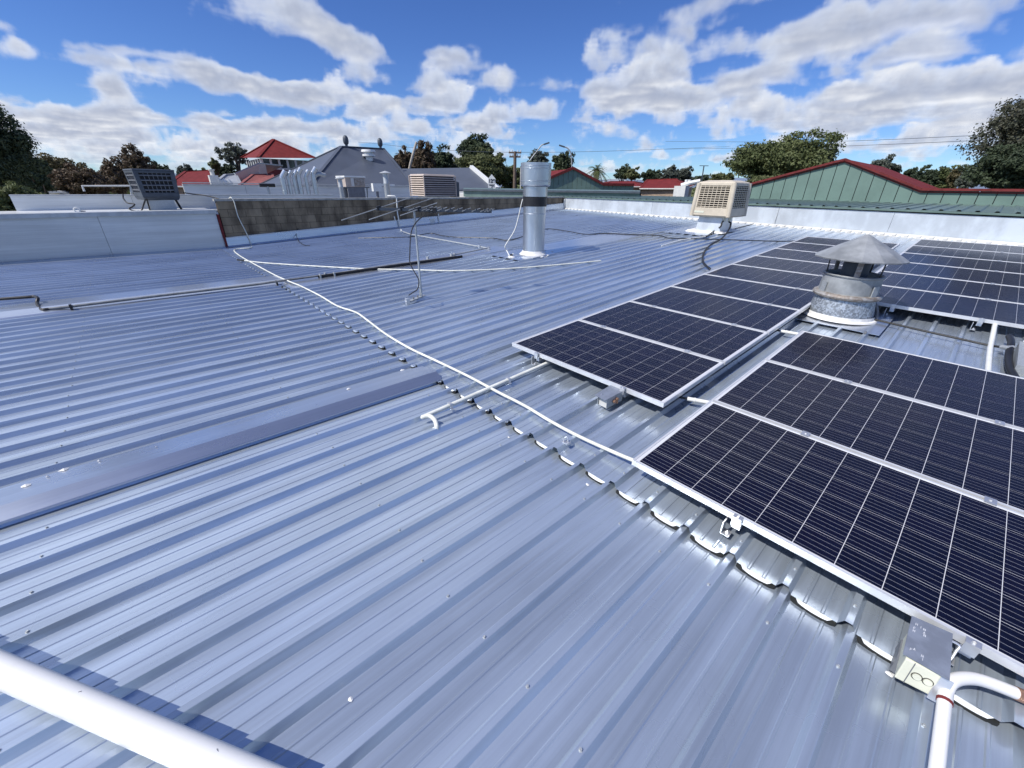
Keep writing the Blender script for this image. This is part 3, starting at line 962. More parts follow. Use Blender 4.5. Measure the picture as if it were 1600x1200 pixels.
pa, pb = R(660, 652, .055), R(857, 566.5, .06)
pp = thing('white_pvc_pipe', pa, 'fat white plastic pipe on saddles with a curved end turning down into the roof', 'pipe')
pv = [Vector(pb), Vector(pa) * .6 + Vector(pb) * .4, Vector(pa) + (Vector(pb) - Vector(pa)).normalized() * .03]
MB().tube(pv, .0165, 12).build('pipe', M['cream_pvc'], pp, True)
dv = (Vector(pa) - Vector(pb)).normalized()
hook = smooth_path([Vector(pa) - dv * .035, Vector(pa), R(671, 650, .062), R(679, 656, .060), R(682, 664, .045), R(683, 670, .02), R(683, 672, .0)], 5)
MB().tube(hook, .0165, 12).build('bend', M['cream_pvc'], pp, True)
sp = R(682.5, 671, 0)
MB().lathe([(.040, .0), (.036, .006), (.026, .012), (.018, .022), (.0166, .03)], 16, tuple(sp)).build('sealant_collar', M['whiteseal'], pp, True)
for (px, py) in ((691, 638), (779, 597)):
    c = R(px, py, .055); c = Vector(pa) + (Vector(pb) - Vector(pa)) * ((px - 660) / 197.0) ** .92
    c = Vector(pa) + dv * -((Vector(c) - Vector(pa)).length)
    s = MB(); s.obox(c - dv * .012, c + dv * .012, .042, .042); s.obox(c + Vector((-.035, 0, -.023)), c + Vector((.035, 0, -.023)), .022, .004)
    s.build('saddle', M['alu'], pp)

# pipe stubs between the panel blocks
for (a, b2, lab) in (((1074, 623), (1112, 630), 'short white conduit bridging the gap between two panel blocks, at the step end'), ((1219, 517), (1252, 523), 'short white conduit bridging the panel gap beside the conical vent')):
    A = R(a[0], a[1], .07); B = R(b2[0], b2[1], .07)
    o = hose('conduit_stub', [A, (A + B) / 2, B], .0165, M['whitepvc'], lab, 'conduit', 2, 10, 'short conduits bridging panel blocks')
    v = Vector(B) - Vector(A)
    MB().tube([Vector(A) + v * .28, Vector(A) + v * .34], .019, 10).build('coupling', M['whitepvc'], o)
    MB().tube([Vector(A) - v * .35, Vector(A) + v * .02], .009, 8).build('cable', M['black'], o)

# lower right: tee of white pipe
tee = R(1478, 1078, .085)
tp = thing('white_tee_pipe', tee, 'thick white plastic pipe with a red glued joint beside the scratched cover plate', 'pipe')
low = L(1462, 1215, .06)
dn = (Vector(low) - Vector(tee))
J = Vector(tee) + dn * .16
MB().tube([J, Vector(tee) + dn * .6, Vector(low) + dn * .5], .0185, 14).build('straight_pipe', M['dirty_pvc'], tp, True)
MB().tube([Vector(tee) + dn * .13, Vector(tee) + dn * .165], .0205, 14).build('glue_joint', M['redtrim'], tp, True)
bend = smooth_path([Vector(tee) + dn * .14, Vector(tee) + dn * .02, R(1485, 1066, .10), R(1502, 1060, .10), R(1530, 1062, .09), R(1575, 1078, .075), R(1640, 1106, .06)], 5)
MB().tube(bend, .020, 14).build('sweep_bend', M['dirty_pvc'], tp, True)
MB().tube([bend[-5], bend[-3]], .0225, 12).build('brass_fitting', M['copper'], tp, True)

# isolator under its cover plate at the step joint
iso = thing('isolator_switch', R(1450, 1030, .06), 'cream isolator box with two round cable entries under a scratched grey cover plate', 'isolator')
c0, c1_, c2_, c3_ = R(1425, 962, .158), R(1489, 990, .158), R(1484, 1063, .150), R(1411, 1021, .150)
pl = MB(); nrm = Vector((0, -SA, CA))
pl.hexa([Vector(c3_) - nrm * .003, Vector(c2_) - nrm * .003, Vector(c1_) - nrm * .003, Vector(c0) - nrm * .003, c3_, c2_, c1_, c0])
plate = pl.build('cover_plate', M['bluegrey'], iso)
# faint scratched writing on the plate: small strokes
E0, E1 = Vector(c1_) - Vector(c0), Vector(c3_) - Vector(c0)
def on_plate(u, v, h=.0006): return Vector(c0) + E0 * u + E1 * v + nrm * h
strokes = MB()
def glyph(ch, u, v, s):
    segs = {'H': [(0, 0, 0, 1), (1, 0, 1, 1), (0, .5, 1, .5)], 'I': [(.5, 0, .5, 1)], 'N': [(0, 1, 0, 0), (0, 0, 1, 1), (1, 1, 1, 0)], 'F': [(0, 1, 0, 0), (0, 0, 1, 0), (0, .5, .8, .5)],
            'A': [(0, 1, .5, 0), (.5, 0, 1, 1), (.25, .6, .75, .6)], '=': [(0, .3, 1, .3), (0, .7, 1, .7)], 'M': [(0, 1, 0, 0), (0, 0, .5, .6), (.5, .6, 1, 0), (1, 0, 1, 1)]}[ch]
    for (a, b2, c_, d) in segs:
        strokes.obox(on_plate(u + a * s * .8, v + b2 * s), on_plate(u + c_ * s * .8, v + d * s), .0014, .0004, nrm)
for ch, u, v in (('H', .13, .14), ('F', .10, .26), ('H', .10, .33), ('I', .24, .17), ('N', .33, .19), ('A', .34, .27), ('N', .36, .33), ('A', .20, .76), ('F', .13, .80), ('N', .40, .83), ('I', .42, .90)):
    glyph(ch, u, v, .055)
strokes.build('scratched_writing', M['scratch'], plate)
# enclosure
bx = MB()
ctr = (Vector(c0) + Vector(c1_) + Vector(c2_) + Vector(c3_)) / 4
ux = E0.normalized(); uy = -E1.normalized(); hx = E0.length * .42
def EP(a, b2, h): return ctr + ux * a + uy * b2 - nrm * h
bx.hexa([EP(-hx, -.118, .098), EP(hx, -.118, .098), EP(hx, .07, .098), EP(-hx, .07, .098), EP(-hx, -.096, .010), EP(hx, -.096, .010), EP(hx, .07, .010), EP(-hx, .07, .010)])
enc = bx.build('enclosure', M['yellowish'], iso, bevel=.004)
fdir = (EP(0, -.118, .098) - EP(0, -.096, .010)).normalized(); fn = ux.cross(fdir).normalized()
if fn.dot(uy) > 0: fn = -fn
fc = (EP(0, -.118, .098) + EP(0, -.096, .010)) / 2
for a in (-.002, .026):
    b = MB(); i0 = 0
    c = fc + ux * a * 1.0 + fn * .001
    ring = []
    for j in range(20):
        th = 2 * math.pi * j / 20
        ring.append(c + (ux * math.cos(th) + fdir * math.sin(th)) * .0135)
    b.tube(ring + [ring[0]], .0013, 5, False)
    b.build('cable_gland', M['ink'], enc)
    b = MB(); b.tube([c, c + fn * .004], .0115, 14); b.build('gland_cap', M['yellowish'], enc)
lid = MB(); lid.obox(EP(-hx * .45, -.118, .098) + fn * .0008, EP(-hx * .45, -.096, .010) + fn * .0008, .0025, .0012, fn); lid.build('lid_seam', M['grille'], enc)
cl = MB(); 
for k, w in ((0, .004), (.009, .003), (.018, .004)):
    cl.obox(EP(hx + .004 + k, -.125, .105), EP(hx + .004 + k, -.09, .02), w, .018, ux)
cl.build('side_bracket', M['alu'], iso)
hk = MB().tube(smooth_path([EP(hx + .006, .075, .012), EP(hx + .03, .07, .014), EP(hx + .028, .055, .03), EP(hx + .02, .02, .06), EP(hx - .01, .0, .085)], 4), .0045, 8)
hk.build('panel_clip', M['alu'], iso, True)
MB().box(ctr.x - .05, ctr.x + .05, ctr.y - .05, ctr.y + .06, -.005 + ctr.y * math.tan(ROOF_A), .06).build('base', M['grille'], iso)

# small cover box at the front edge of the long column
cb = thing('junction_cover', R(955, 640, 0), 'small bent metal cover over a junction at the edge of the long panel column', 'junction box')
q0_, q1_, q2_, q3_ = R(929, 617, .122), R(946, 625.5, .122), R(987, 604, .126), R(966, 594, .126)
q0_, q1_, q2_, q3_ = [Vector(q) for q in (q0_, q1_, q2_, q3_)]
b = MB(); b.hexa([q0_ - nrm * .003, q1_ - nrm * .003, q2_ - nrm * .003, q3_ - nrm * .003, q0_, q1_, q2_, q3_]); b.build('top_plate', M['bluegrey'], cb)
ax = (q2_ - q1_).normalized(); sx = (q1_ - q0_).normalized(); wdt = (q1_ - q0_).length
def CP_(a, s, h): return q0_ + sx * s + ax * a - nrm * h
zr_ = .122 - HR - .002
MB().hexa([CP_(.02, wdt - .004, zr_), CP_(.02, wdt, zr_), CP_(.21, wdt, zr_), CP_(.21, wdt - .004, zr_), CP_(.02, wdt - .004, .003), CP_(.02, wdt, .003), CP_(.21, wdt, .003), CP_(.21, wdt - .004, .003)]).build('side_plate', M['galvdull'], cb)
MB().hexa([CP_(.02, .018, zr_), CP_(.02, .022, zr_), CP_(.21, .022, zr_), CP_(.21, .018, zr_), CP_(.02, .018, .003), CP_(.02, .022, .003), CP_(.21, .022, .003), CP_(.21, .018, .003)]).build('side_plate', M['galvdull'], cb)
MB().hexa([CP_(.03, .026, zr_), CP_(.03, wdt - .008, zr_), CP_(.16, wdt - .008, zr_), CP_(.16, .026, zr_), CP_(.03, .026, .012), CP_(.03, wdt - .008, .012), CP_(.16, wdt - .008, .012), CP_(.16, .026, .012)]).build('enclosure', M['offwhite'], cb)
MB().tube([CP_(.045, .03, .003), CP_(.045, .03, -.003)], .008, 8).build('screw', M['alu'], cb)
for a, h, r_ in ((.10, .045, .014), (.125, .06, .011), (.13, .035, .012)):
    MB().tube([CP_(a, wdt + .001, h), CP_(a, wdt + .02, h)], r_, 8).build('brass_gland', M['copper'], cb)

# loose spare bracket lying on the ribs
lb = thing('loose_bracket', R(885, 692, .03), 'small shiny spare clip lying on a rib beside the long conduit', 'bracket')
P0 = Vector(R(884, 692, HR))
for (a, b2, c_, d) in ((-.03, .03, -.012, .012), ):
    MB().box(P0.x + a, P0.x + b2, P0.y + c_, P0.y + d, P0.z, P0.z + .003).build('base', M['alu'], lb)
MB().tube(smooth_path([P0 + Vector((-.02, 0, .003)), P0 + Vector((-.016, .003, .035)), P0 + Vector((0, .004, .047)), P0 + Vector((.014, .004, .033)), P0 + Vector((.018, 0, .003))], 4), .004, 6).build('loop', M['alu'], lb, True)
MB().box(P0.x + .012, P0.x + .03, P0.y - .02, P0.y + .02, P0.z + .003, P0.z + .016).build('nut', M['alu'], lb)

# thick white pole crossing the near corner
qa, qb = AX(200, 1108, 1.66), None
pz = .10
A = Vector(L(-70, 1015, pz)); B = Vector(L(500, 1262, pz))
pole = thing('white_pole', A, 'thick scuffed white pipe lying across the ribs at the near corner', 'pipe')
ddir = (B - A).normalized()
zc_ = depth(L(190, 1115, pz))
rad = 0.5 * 44.0 / FPX * zc_
MB().tube([A - ddir * .9, A, (A + B) / 2, B, B + ddir * .6], rad, 28).build('pipe', M['dirty_pvc'], pole, True)
for c in (A - ddir * .75, B + ddir * .45):
    MB().box(c.x - .06, c.x + .06, c.y - .06, c.y + .06, LZ + .02, pz + LZ - rad * .9).build('support_block', M['concrete'], pole)
for (px, py, dx, dy) in ((115, 1084, 12, -4), (149, 1106, 10, -3), (339, 1170, 4, 9)):
    p = Vector(L(px, py, pz + rad * .93)); q = Vector(L(px + dx, py + dy, pz + rad * .95))
    MB().obox(p, q, .0022, .0015).build('scuff_mark', M['grille'], pole)

# lagged pipes along the flashing
xp = float(R(600, 415, .07)[0])
lp = thing('lagged_pipe', L(300, 462, .07), 'long grey lagged pipe running along the flashing with clamps', 'pipe')
run = [L(64, 484, .07), L(110, 479, .08), L(250, 462, .085), L(400, 444.5, .085), R(437, 439, .08), R(520, 428, .075), R(620, 413, .075), R(710, 401, .075)]
MB().tube(run, .018, 10).build('pipe', M['grey_pipe'], lp, True)
run2 = [R(497, 432.5, .065), R(560, 423.5, .065), R(640, 412, .065), R(722, 400.5, .065)]
MB().tube(run2, .024, 10).build('insulated_pipe', M['black'], lp, True)
run3 = [R(705, 399, .08), R(740, 392, .08), R(762, 387.5, .08)]
MB().tube(run3, .016, 10).build('pipe', M['galvdull'], lp, True)
for (px, py, rr) in ((110, 478, .03), (432, 440, .03), (500, 430, .035), (522, 427, .03), (508, 428, .03), (668, 402.5, .03), (705, 398, .035), (710, 397, .035)):
    c = Vector(L(px, py, .09) if px < 437 else R(px, py, .09))
    MB().box(c.x - .03, c.x + .03, c.y - .012, c.y + .012, c.z - .07, c.z + .02).build('clamp', M['galvdull'] if px > 440 else M['black'], lp)
bp = [L(-60, 471, .16), L(-10, 468, .16), L(40, 464.5, .16), L(55, 463.5, .16), L(59, 467, .15), L(58, 473, .11), L(62, 481, .075), L(67, 484, .07), L(80, 482.5, .07)]
hose('black_pipe', bp, .02, M['black'], 'black pipe with a bend dropping on to the flashing by the parapet', 'pipe', 4)

# pale copper pipe from the wall to the lagged pipe
up = thing('wall_pipe', AX(619, 307, XW + .05), 'thin white pipe hooked over the block wall and dropping to the roof', 'pipe')
MB().tube([AX(606, 306, XW - .15), AX(609, 306, XW - .05), AX(617, 306.5, XW + .06), AX(619.5, 309, XW + .07), AX(621, 333, XW + .08), AX(626, 358, XW + .12), R(628, 361, .06)], .022, 8).build('pipe', M['whitepvc'], up, True)
MB().tube([AX(616, 338, XW + .06), AX(617.5, 345, XW + .06)], .02, 8).build('stub', M['whitepvc'], up)
MB().tube([R(630, 362, .06), R(641, 366, .06), R(700, 376.5, .06), R(750, 385.5, .06), R(764, 388, .06)], .017, 8).build('roof_pipe', M['galvdull'], up, True)
for (px, py) in ((749, 385), (764, 387.5)):
    c = Vector(R(px, py, .07)); MB().lathe([(.035, -.03), (.035, .03), (.01, .035)], 10, tuple(c)).build('coupling', M['alu'], up)
vp = thing('vent_stub', AX(686, 340, XW + .06), 'short thin white pipe on the apron beside the block wall', 'pipe')
MB().tube([AX(685, 334, XW + .06), AX(686, 351, XW + .06)], .02, 8).build('pipe', M['whitepvc'], vp)
p = AX(676, 345, XW + .055)
MB().box(XW + .04, XW + .05, p[1] - .11, p[1] + .11, p[2] - .07, p[2] + .07).build('label_plate', M['whitepvc'], vp)

# thin black cable draped over the ribs
cb_pts = [R(560, 372, .03), R(600, 371, .05), R(640, 370, .04), R(672, 364.5, .05), R(690, 368, .045), R(712, 370.5, .045), R(735, 371, .045), R(770, 372, .045), R(800, 374.5, .045), R(850, 358, .045), R(885, 361, .045), R(915, 366, .045), R(945, 364.5, .045), R(990, 366.5, .045), R(1030, 368, .045), R(1045, 372, .045), R(1085, 373, .045), R(1150, 375, .045), R(1220, 377, .045), R(1248, 376, .06)]
hose('thin_cable', cb_pts, .011, M['black'], 'thin black cable wandering across the far ribs behind the flue', 'cable', 5, 6)
hose('thin_cable', [AX(466, 356, XW + .05), AX(463, 366, XW + .05), R(467, 377, .04), R(476, 383, .04), R(484, 384, .04)], .009, M['black'], 'thin black cable hanging in a loop from the block wall apron', 'cable', 5, 6)
hose('white_conduit', [R(1034, 384, .04), R(1060, 376.5, .045), R(1078, 373, .045), R(1103, 369.5, .05)], .0135, M['whitepvc'], 'short white conduit lying on the ribs in front of the cream cooler', 'conduit')

# gap in front of the far panel block
hose('dark_cable', [R(1345, 492, .06), R(1362, 498, .06), R(1400, 507, .058), R(1450, 518.5, .058), R(1500, 529.5, .058), R(1540, 538.5, .058), R(1562, 542, .06), R(1575, 544, .06)], .011, M['black'], 'taut black cable crossing the ribs in front of the far panel block', 'cable', 4)
wc = hose('white_conduit', [R(1556, 500, .10), R(1554, 510, .10), R(1550, 530, .07), R(1547, 545, .06), R(1545, 565, .06), R(1543, 590, .06)], .020, M['whitepvc'], 'upright white conduit between the far panel block and the block of three', 'conduit', 4, 12)
dc = thing('corrugated_duct', R(1580, 545, .05), 'black corrugated cable duct with a ring clamp between the panel blocks', 'cable')
MB().tube(smooth_path([R(1577, 526, .09), R(1580, 535, .09), R(1578, 545, .08), R(1576, 560, .05), R(1578, 575, .045), R(1586, 590, .045), R(1592, 600, .045)], 4), .026, 10).build('duct', M['black'], dc, True)
MB().tube([R(1565, 542, .08), R(1573, 543.5, .09), R(1583, 543, .09)], .02, 8).build('ring_clamp', M['galvdull'], dc, True)
gd = thing('galvanised_box', R(1600, 560, .03), 'galvanised metal box with a bright rim at the edge of the panel gap', 'duct')
c = R(1608, 560, .0)
hz_ = .16
def GB(a, s, h): return RP(a, s, h)
gx0 = float(R(1588, 560, .08)[0]); s0_ = float(R(1590, 585, .02)[1]); s1_ = float(R(1590, 532, .12)[1])
b = MB(); b.hexa([GB(gx0, s0_, .0), GB(gx0 + .4, s0_, .0), GB(gx0 + .4, s1_, .0), GB(gx0, s1_, .0), GB(gx0, s0_, .10), GB(gx0 + .4, s0_, .10), GB(gx0 + .4, s1_, .12), GB(gx0, s1_, .12)])
b.build('body', M['galvdull'], gd)
MB().tube([GB(gx0 + .02, s1_ - .01, .13), GB(gx0 + .4, s1_ - .01, .13)], .012, 8).build('rim', M['alu'], gd)

# ------------------------------------------------------------------ flue
fb = Vector(R(833, 399, 0)); fx, fy, fz = fb
kz = depth(fb) / FPX
flue = thing('flue', fb, 'tall round galvanised flue with a black band and a wider open top', 'flue')
rl, rb_, ru = 33.5 * kz / 2, 35.5 * kz / 2, 43.5 * kz / 2
H = {k: UP(fb, 833, y) for k, y in dict(seal=396, b0=331.5, b1=322, b2=307, n1=292, t0=289, t1=254.5).items()}
MB().lathe([(rl, -.1), (rl, H['b0'] - .04), (rl + .004, H['b0'] - .035), (rl + .004, H['b0'] - .02), (rl, H['b0'] - .015), (rl + .003, H['b1'])], 40, (fx, fy, fz)).build('lower_pipe', M['galv2'], flue, True)
MB().lathe([(rl + .002, H['b1'] - .002), (rb_, H['b1']), (rb_, H['b2']), (rl, H['b2'] + .002)], 40, (fx, fy, fz)).build('black_band', M['black'], flue, True)
MB().lathe([(rb_ * 1.02, H['b2']), (rb_ * 1.02, H['n1']), (ru * .93, H['n1'] + .005)], 40, (fx, fy, fz)).build('collar', M['galv2'], flue, True)
MB().lathe([(ru * .9, H['n1'] + .004), (ru, H['t0']), (ru, H['t0'] + .06), (ru + .006, H['t0'] + .065), (ru + .006, H['t0'] + .075), (ru, H['t0'] + .08), (ru, H['t1'] - .11), (ru + .006, H['t1'] - .105), (ru + .006, H['t1'] - .095), (ru, H['t1'] - .09),
            (ru, H['t1'] - .06), (ru + .006, H['t1'] - .055), (ru, H['t1'] - .05), (ru, H['t1']), (ru - .008, H['t1']), (ru - .01, H['t1'] - .25), (rl * .6, H['t1'] - .3), (0, H['t1'] - .3)], 40, (fx, fy, fz)).build('open_top', M['galv2'], flue, True)
MB().lathe([(rl + .07, .03), (rl + .05, .05), (rl + .018, .075), (rl + .002, .11)], 32, (fx, fy, fz)).build('sealant_collar', M['whiteseal'], flue, True)
b = MB(); b.hexa([RP(fx - rl - .13, fy / CA - rl - .14, .031), RP(fx + rl + .13, fy / CA - rl - .14, .031), RP(fx + rl + .13, fy / CA + rl + .14, .031), RP(fx - rl - .13, fy / CA + rl + .14, .031),
                  RP(fx - rl - .12, fy / CA - rl - .12, .039), RP(fx + rl + .12, fy / CA - rl - .12, .039), RP(fx + rl + .12, fy / CA + rl + .12, .039), RP(fx - rl - .12, fy / CA + rl + .12, .039)])
b.build('base_flashing', M['flash'], flue)
for j in range(14):
    a = rnd.uniform(0, 6.28); r_ = rl + rnd.uniform(.05, .26)
    s_ = rnd.uniform(.008, .028)
    MB().lathe([(s_, 0), (s_ * .6, s_ * .4), (.001, s_ * .5)], 7, (fx + r_ * math.cos(a), fy + r_ * math.sin(a), (fy + r_ * math.sin(a)) * math.tan(ROOF_A) + .034)).build('sealant_blob', M['whiteseal'], flue)
tdir = Vector((CW[0] - fx, CW[1] - fy, 0)).normalized(); tdir2 = Vector((-tdir.y, tdir.x, 0))
def FS(px, py): # on the side of the flue facing the camera plane
    d = ray(px, py); n = np.array(tdir); return CW + d * ((float(n @ np.array(fb)) - n @ CW) / (n @ d))
wire = [FS(817, 311), FS(815, 318), FS(810, 340), FS(804, 360), FS(793, 378), FS(789, 386), FS(792, 392), R(797, 402, .05), R(799, 405, .0)]
hose('flue_wire', wire, .012, M['whitepvc'], 'white flexible wire looping from the black band of the flue down to the roof', 'cable', 5)
gs = Vector(R(799, 404, .0)); o = thing('cable_gland', gs, 'small black cable entry in a smear of white sealant beside the flue', 'gland')
MB().lathe([(.085, .031), (.07, .04), (.04, .05), (.032, .06)], 12, tuple(gs)).build('sealant_ring', M['whiteseal'], o)
MB().lathe([(.032, .055), (.03, .09), (.0, .092)], 12, tuple(gs)).build('gland', M['black'], o)

# ------------------------------------------------------------------ conical roof vent
vb = Vector(R(1308, 497, 0)); vx, vy, vz = vb
kz = depth(vb) / FPX
vent = thing('roof_vent', vb, 'squat zinc roof vent with a conical cap standing between the panel blocks', 'roof vent')
HV = {k: UP(vb, x_, y) for k, x_, y in (('h1', 1325, 459), ('h2', 1327, 452), ('h3', 1332, 428), ('rim', 1342, 410), ('apex', 1350, 366))}
rB, rM, rN = 48 * kz, 46.5 * kz, 43.5 * kz
zc2 = depth((vx, vy, vz + .8)) / FPX
rM = 41 * zc2; rN = 39 * zc2; rC = 60 * zc2; rB = 42.5 * kz
h1, h3 = HV['h1'], HV['h3']
MB().lathe([(rB * 1.0, -.1), (rB * 1.0, .0), (rB * .985, .05), (rM * .985, h1 - .03)], 40, (vx, vy, vz)).build('lower_drum', M['galv'], vent, True)
MB().lathe([(rM * .98, h1 - .035), (rM * 1.1, h1 - .02), (rM * 1.13, h1), (rM * 1.1, h1 + .022), (rM * .97, h1 + .03)], 40, (vx, vy, vz)).build('ring_band', M['rust'], vent, True)
MB().lathe([(rM * .97, h1 + .02), (rN * .99, h3 - .02), (rN * 1.03, h3 - .012), (rN * 1.05, h3), (rN * 1.0, h3 + .01), (rN * .94, h3), (rN * .92, h3 - .1)], 40, (vx, vy, vz)).build('upper_drum', M['weathered'], vent, True)
MB().lathe([(rN * .93, h3 - .09), (.0, h3 - .1)], 32, (vx, vy, vz)).build('throat', M['dark'], vent)
MB().lathe([(rN * .46, h3 - .09), (rN * .46, h3 + .13)], 24, (vx, vy, vz)).build('motor_housing', M['charcoal'], vent, True)
hr = HV['rim'] + .055; ha = HV['apex']
MB().lathe([(rC * .99, hr - .012), (rC, hr), (rC * .98, hr + .006), (rC * .55, hr + (ha - hr) * .48), (0.012, ha), (0, ha + .004)], 14, (vx, vy, vz)).build('conical_cap', M['weathered'], vent)
MB().lathe([(rC * .985, hr - .010), (rC * .5, hr + .04), (.0, hr + .06)], 44, (vx, vy, vz)).build('cap_lining', M['grille'], vent, True)
va = math.atan2(tdir.y, tdir.x)
for da, mt, w in ((-1.15, 'black', .016), (1.0, 'black', .016), (.12, 'rust', .05), (2.6, 'black', .016), (-2.4, 'rust', .05)):
    a = math.atan2(CW[1] - vy, CW[0] - vx) + da
    c, s = math.cos(a), math.sin(a)
    MB().obox((vx + c * rN * .97, vy + s * rN * .97, vz + h3 - .03), (vx + c * rN * 1.02, vy + s * rN * 1.02, vz + hr + .035), w, .008, (c, s, 0)).build('strut', M[mt], vent)
for da in (.95, -.9, 2.7):
    a = math.atan2(CW[1] - vy, CW[0] - vx) + da; c, s = math.cos(a), math.sin(a)
    MB().obox((vx + c * rM * 1.0, vy + s * rM * 1.0, vz + h1 - .03), (vx + c * rM * 1.0, vy + s * rM * 1.0, vz + h1 + .14), .07, .012, (c, s, 0)).build('lug', M['galvdull'], vent)
MB().lathe([(rB * 1.13, .030), (rB * 1.1, .045), (rB * 1.03, .05), (rB * 1.005, .085)], 40, (vx, vy, vz)).build('sealant_collar', M['whiteseal'], vent, True)
b = MB(); q = rB + .14; sy = vy / CA
b.hexa([RP(vx - q, sy - q, .029), RP(vx + q, sy - q, .029), RP(vx + q, sy + q, .029), RP(vx - q, sy + q, .029), RP(vx - q, sy - q, .034), RP(vx + q, sy - q, .034), RP(vx + q, sy + q, .034), RP(vx - q, sy + q, .034)])
b.build('base_flashing', M['flash'], vent)
vd = Vector((CW[0] - vx, CW[1] - vy, 0)).normalized()
def VS(px, py):
    d = ray(px, py); n = np.array(vd); return CW + d * ((float(n @ (np.array(vb))) - n @ CW) / (n @ d))
hose('grey_cable', [VS(1360, 462), VS(1367, 470), VS(1371, 486), VS(1368, 500), VS(1358, 515), R(1352, 520, .05)], .013, M['grille'], 'grey flexible cable looping down the side of the conical vent', 'cable', 5)

# ------------------------------------------------------------------ television aerial
mb = Vector(R(659, 466, .03)); mx_, my_, mz_ = mb
ant = thing('tv_aerial', mb, 'television aerial with a long dark boom on a thin galvanised mast', 'aerial')
top = mb + Vector((0, 0, UP(mb, 645.5, 329)))
MB().tube([mb + Vector((0, 0, .02)), top], .0145, 10).build('mast', M['galvdull'], ant, True)
fwd = Vector(RW[2]); rgt = Vector(RW[0]); upv = -Vector(RW[1])
def MD(px, py, dz=0.0):
    d = ray(px, py); return Vector(CW + d * (depth(top) + dz))
bA, bB = MD(588, 326.5, -.15), MD(768, 331, .25)
MB().obox(bA, bB, .03, .034).build('boom', M['charcoal'], ant)
def on_boom(px): 
    t = (px - 588) / 180.0; t = t * (depth(bA)) / (depth(bA) * t + depth(bB) * (1 - t)); return bA + (bB - bA) * t
zc3 = depth(top) / FPX
ev = rgt * (46 * zc3) + upv * (29 * zc3) + fwd * .22
for px, sc in ((592, 1.0), (628, .92), (655, .55)):
    c = on_boom(px) + Vector((0, 0, .012))
    e = MB().tube([c - ev * sc, c + ev * sc], .0062, 6).build('element', M['weathered'], ant, True)
    MB().obox(c - ev * .05, c + ev * .05, .03, .05).build('insulator', M['black'], e)
for k, px in enumerate((648, 668, 674, 681, 691, 703, 716, 729, 744, 757, 763, 767)):
    c = on_boom(px) + Vector((0, 0, .02)); sc = .17 - .004 * k
    MB().tube([c - ev * sc, c + ev * sc], .0062, 6).build('director', M['weathered'], ant, True)
    MB().obox(c + Vector((0, 0, -.02)), c + Vector((0, 0, .014)), .018, .018).build('director_mount', M['charcoal'], ant)
c = on_boom(676)
MB().obox(c - rgt * .045, c + rgt * .045, .05, .07).build('balun_box', M['black'], ant)
MB().obox(top + rgt * -.035 + Vector((0, 0, .012)), top + rgt * .05 + Vector((0, 0, .012)), .03, .022).build('mast_clamp', M['offwhite'], ant)
cab = [MD(676, 333), MD(663, 338), MD(652, 347), MD(645, 358), MD(642, 372), MD(641, 395), MD(641, 410), MD(646, 422), MD(652, 432), MD(655, 440), MD(653, 452), MD(645, 458), MD(639, 462)]
cab = [c + fwd * -.02 for c in cab]
MB().tube(smooth_path(cab, 5), .0075, 8).build('coax_cable', M['black'], ant, True)
ba, bb = Vector(R(637, 474, .03)), Vector(R(663, 463, .03))
MB().obox(ba + Vector((0, 0, .02)), bb + Vector((0, 0, .02)), .05, .008).build('base_plate', M['galvdull'], ant)
MB().obox(ba + Vector((0, 0, -.01)), ba + Vector((0, 0, .07)), .05, .05).build('base_foot', M['alu'], ant)
for k in (.35, .6, .82):
    c = ba + (bb - ba) * k; MB().tube([c, c + Vector((0, 0, .055))], .012, 6).build('bolt', M['grey_pipe'], ant)
MB().obox(mb + Vector((.0, 0, .18)) - rgt * .05, mb + Vector((0, 0, .18)) + rgt * .01, .02, .03).build('stay_clamp', M['alu'], ant)
MB().obox(mb + Vector((-.05, 0, .02)) , mb + Vector((-.02, 0, .22)), .012, .012).build('stay', M['galvdull'], ant)

# ------------------------------------------------------------------ coolers
def tapered(c, X0, Y0, X1, Y1):
    """eight corners; c = (cx, cy, rot, z0, z1), bottom half sizes X0,Y0, top half sizes X1,Y1"""
    cx, cy, rot, z0, z1 = c
    R2 = Matrix.Rotation(rot, 3, 'Z'); out = []
    for z, hx_, hy_ in ((z0, X0, Y0), (z1, X1, Y1)):
        for sx_, sy_ in ((-1, -1), (1, -1), (1, 1), (-1, 1)):
            v = R2 @ Vector((sx_ * hx_, sy_ * hy_, 0)); out.append((cx + v.x, cy + v.y, z))
    return out


def lerp3(a, b, t): return Vector(a) * (1 - t) + Vector(b) * t


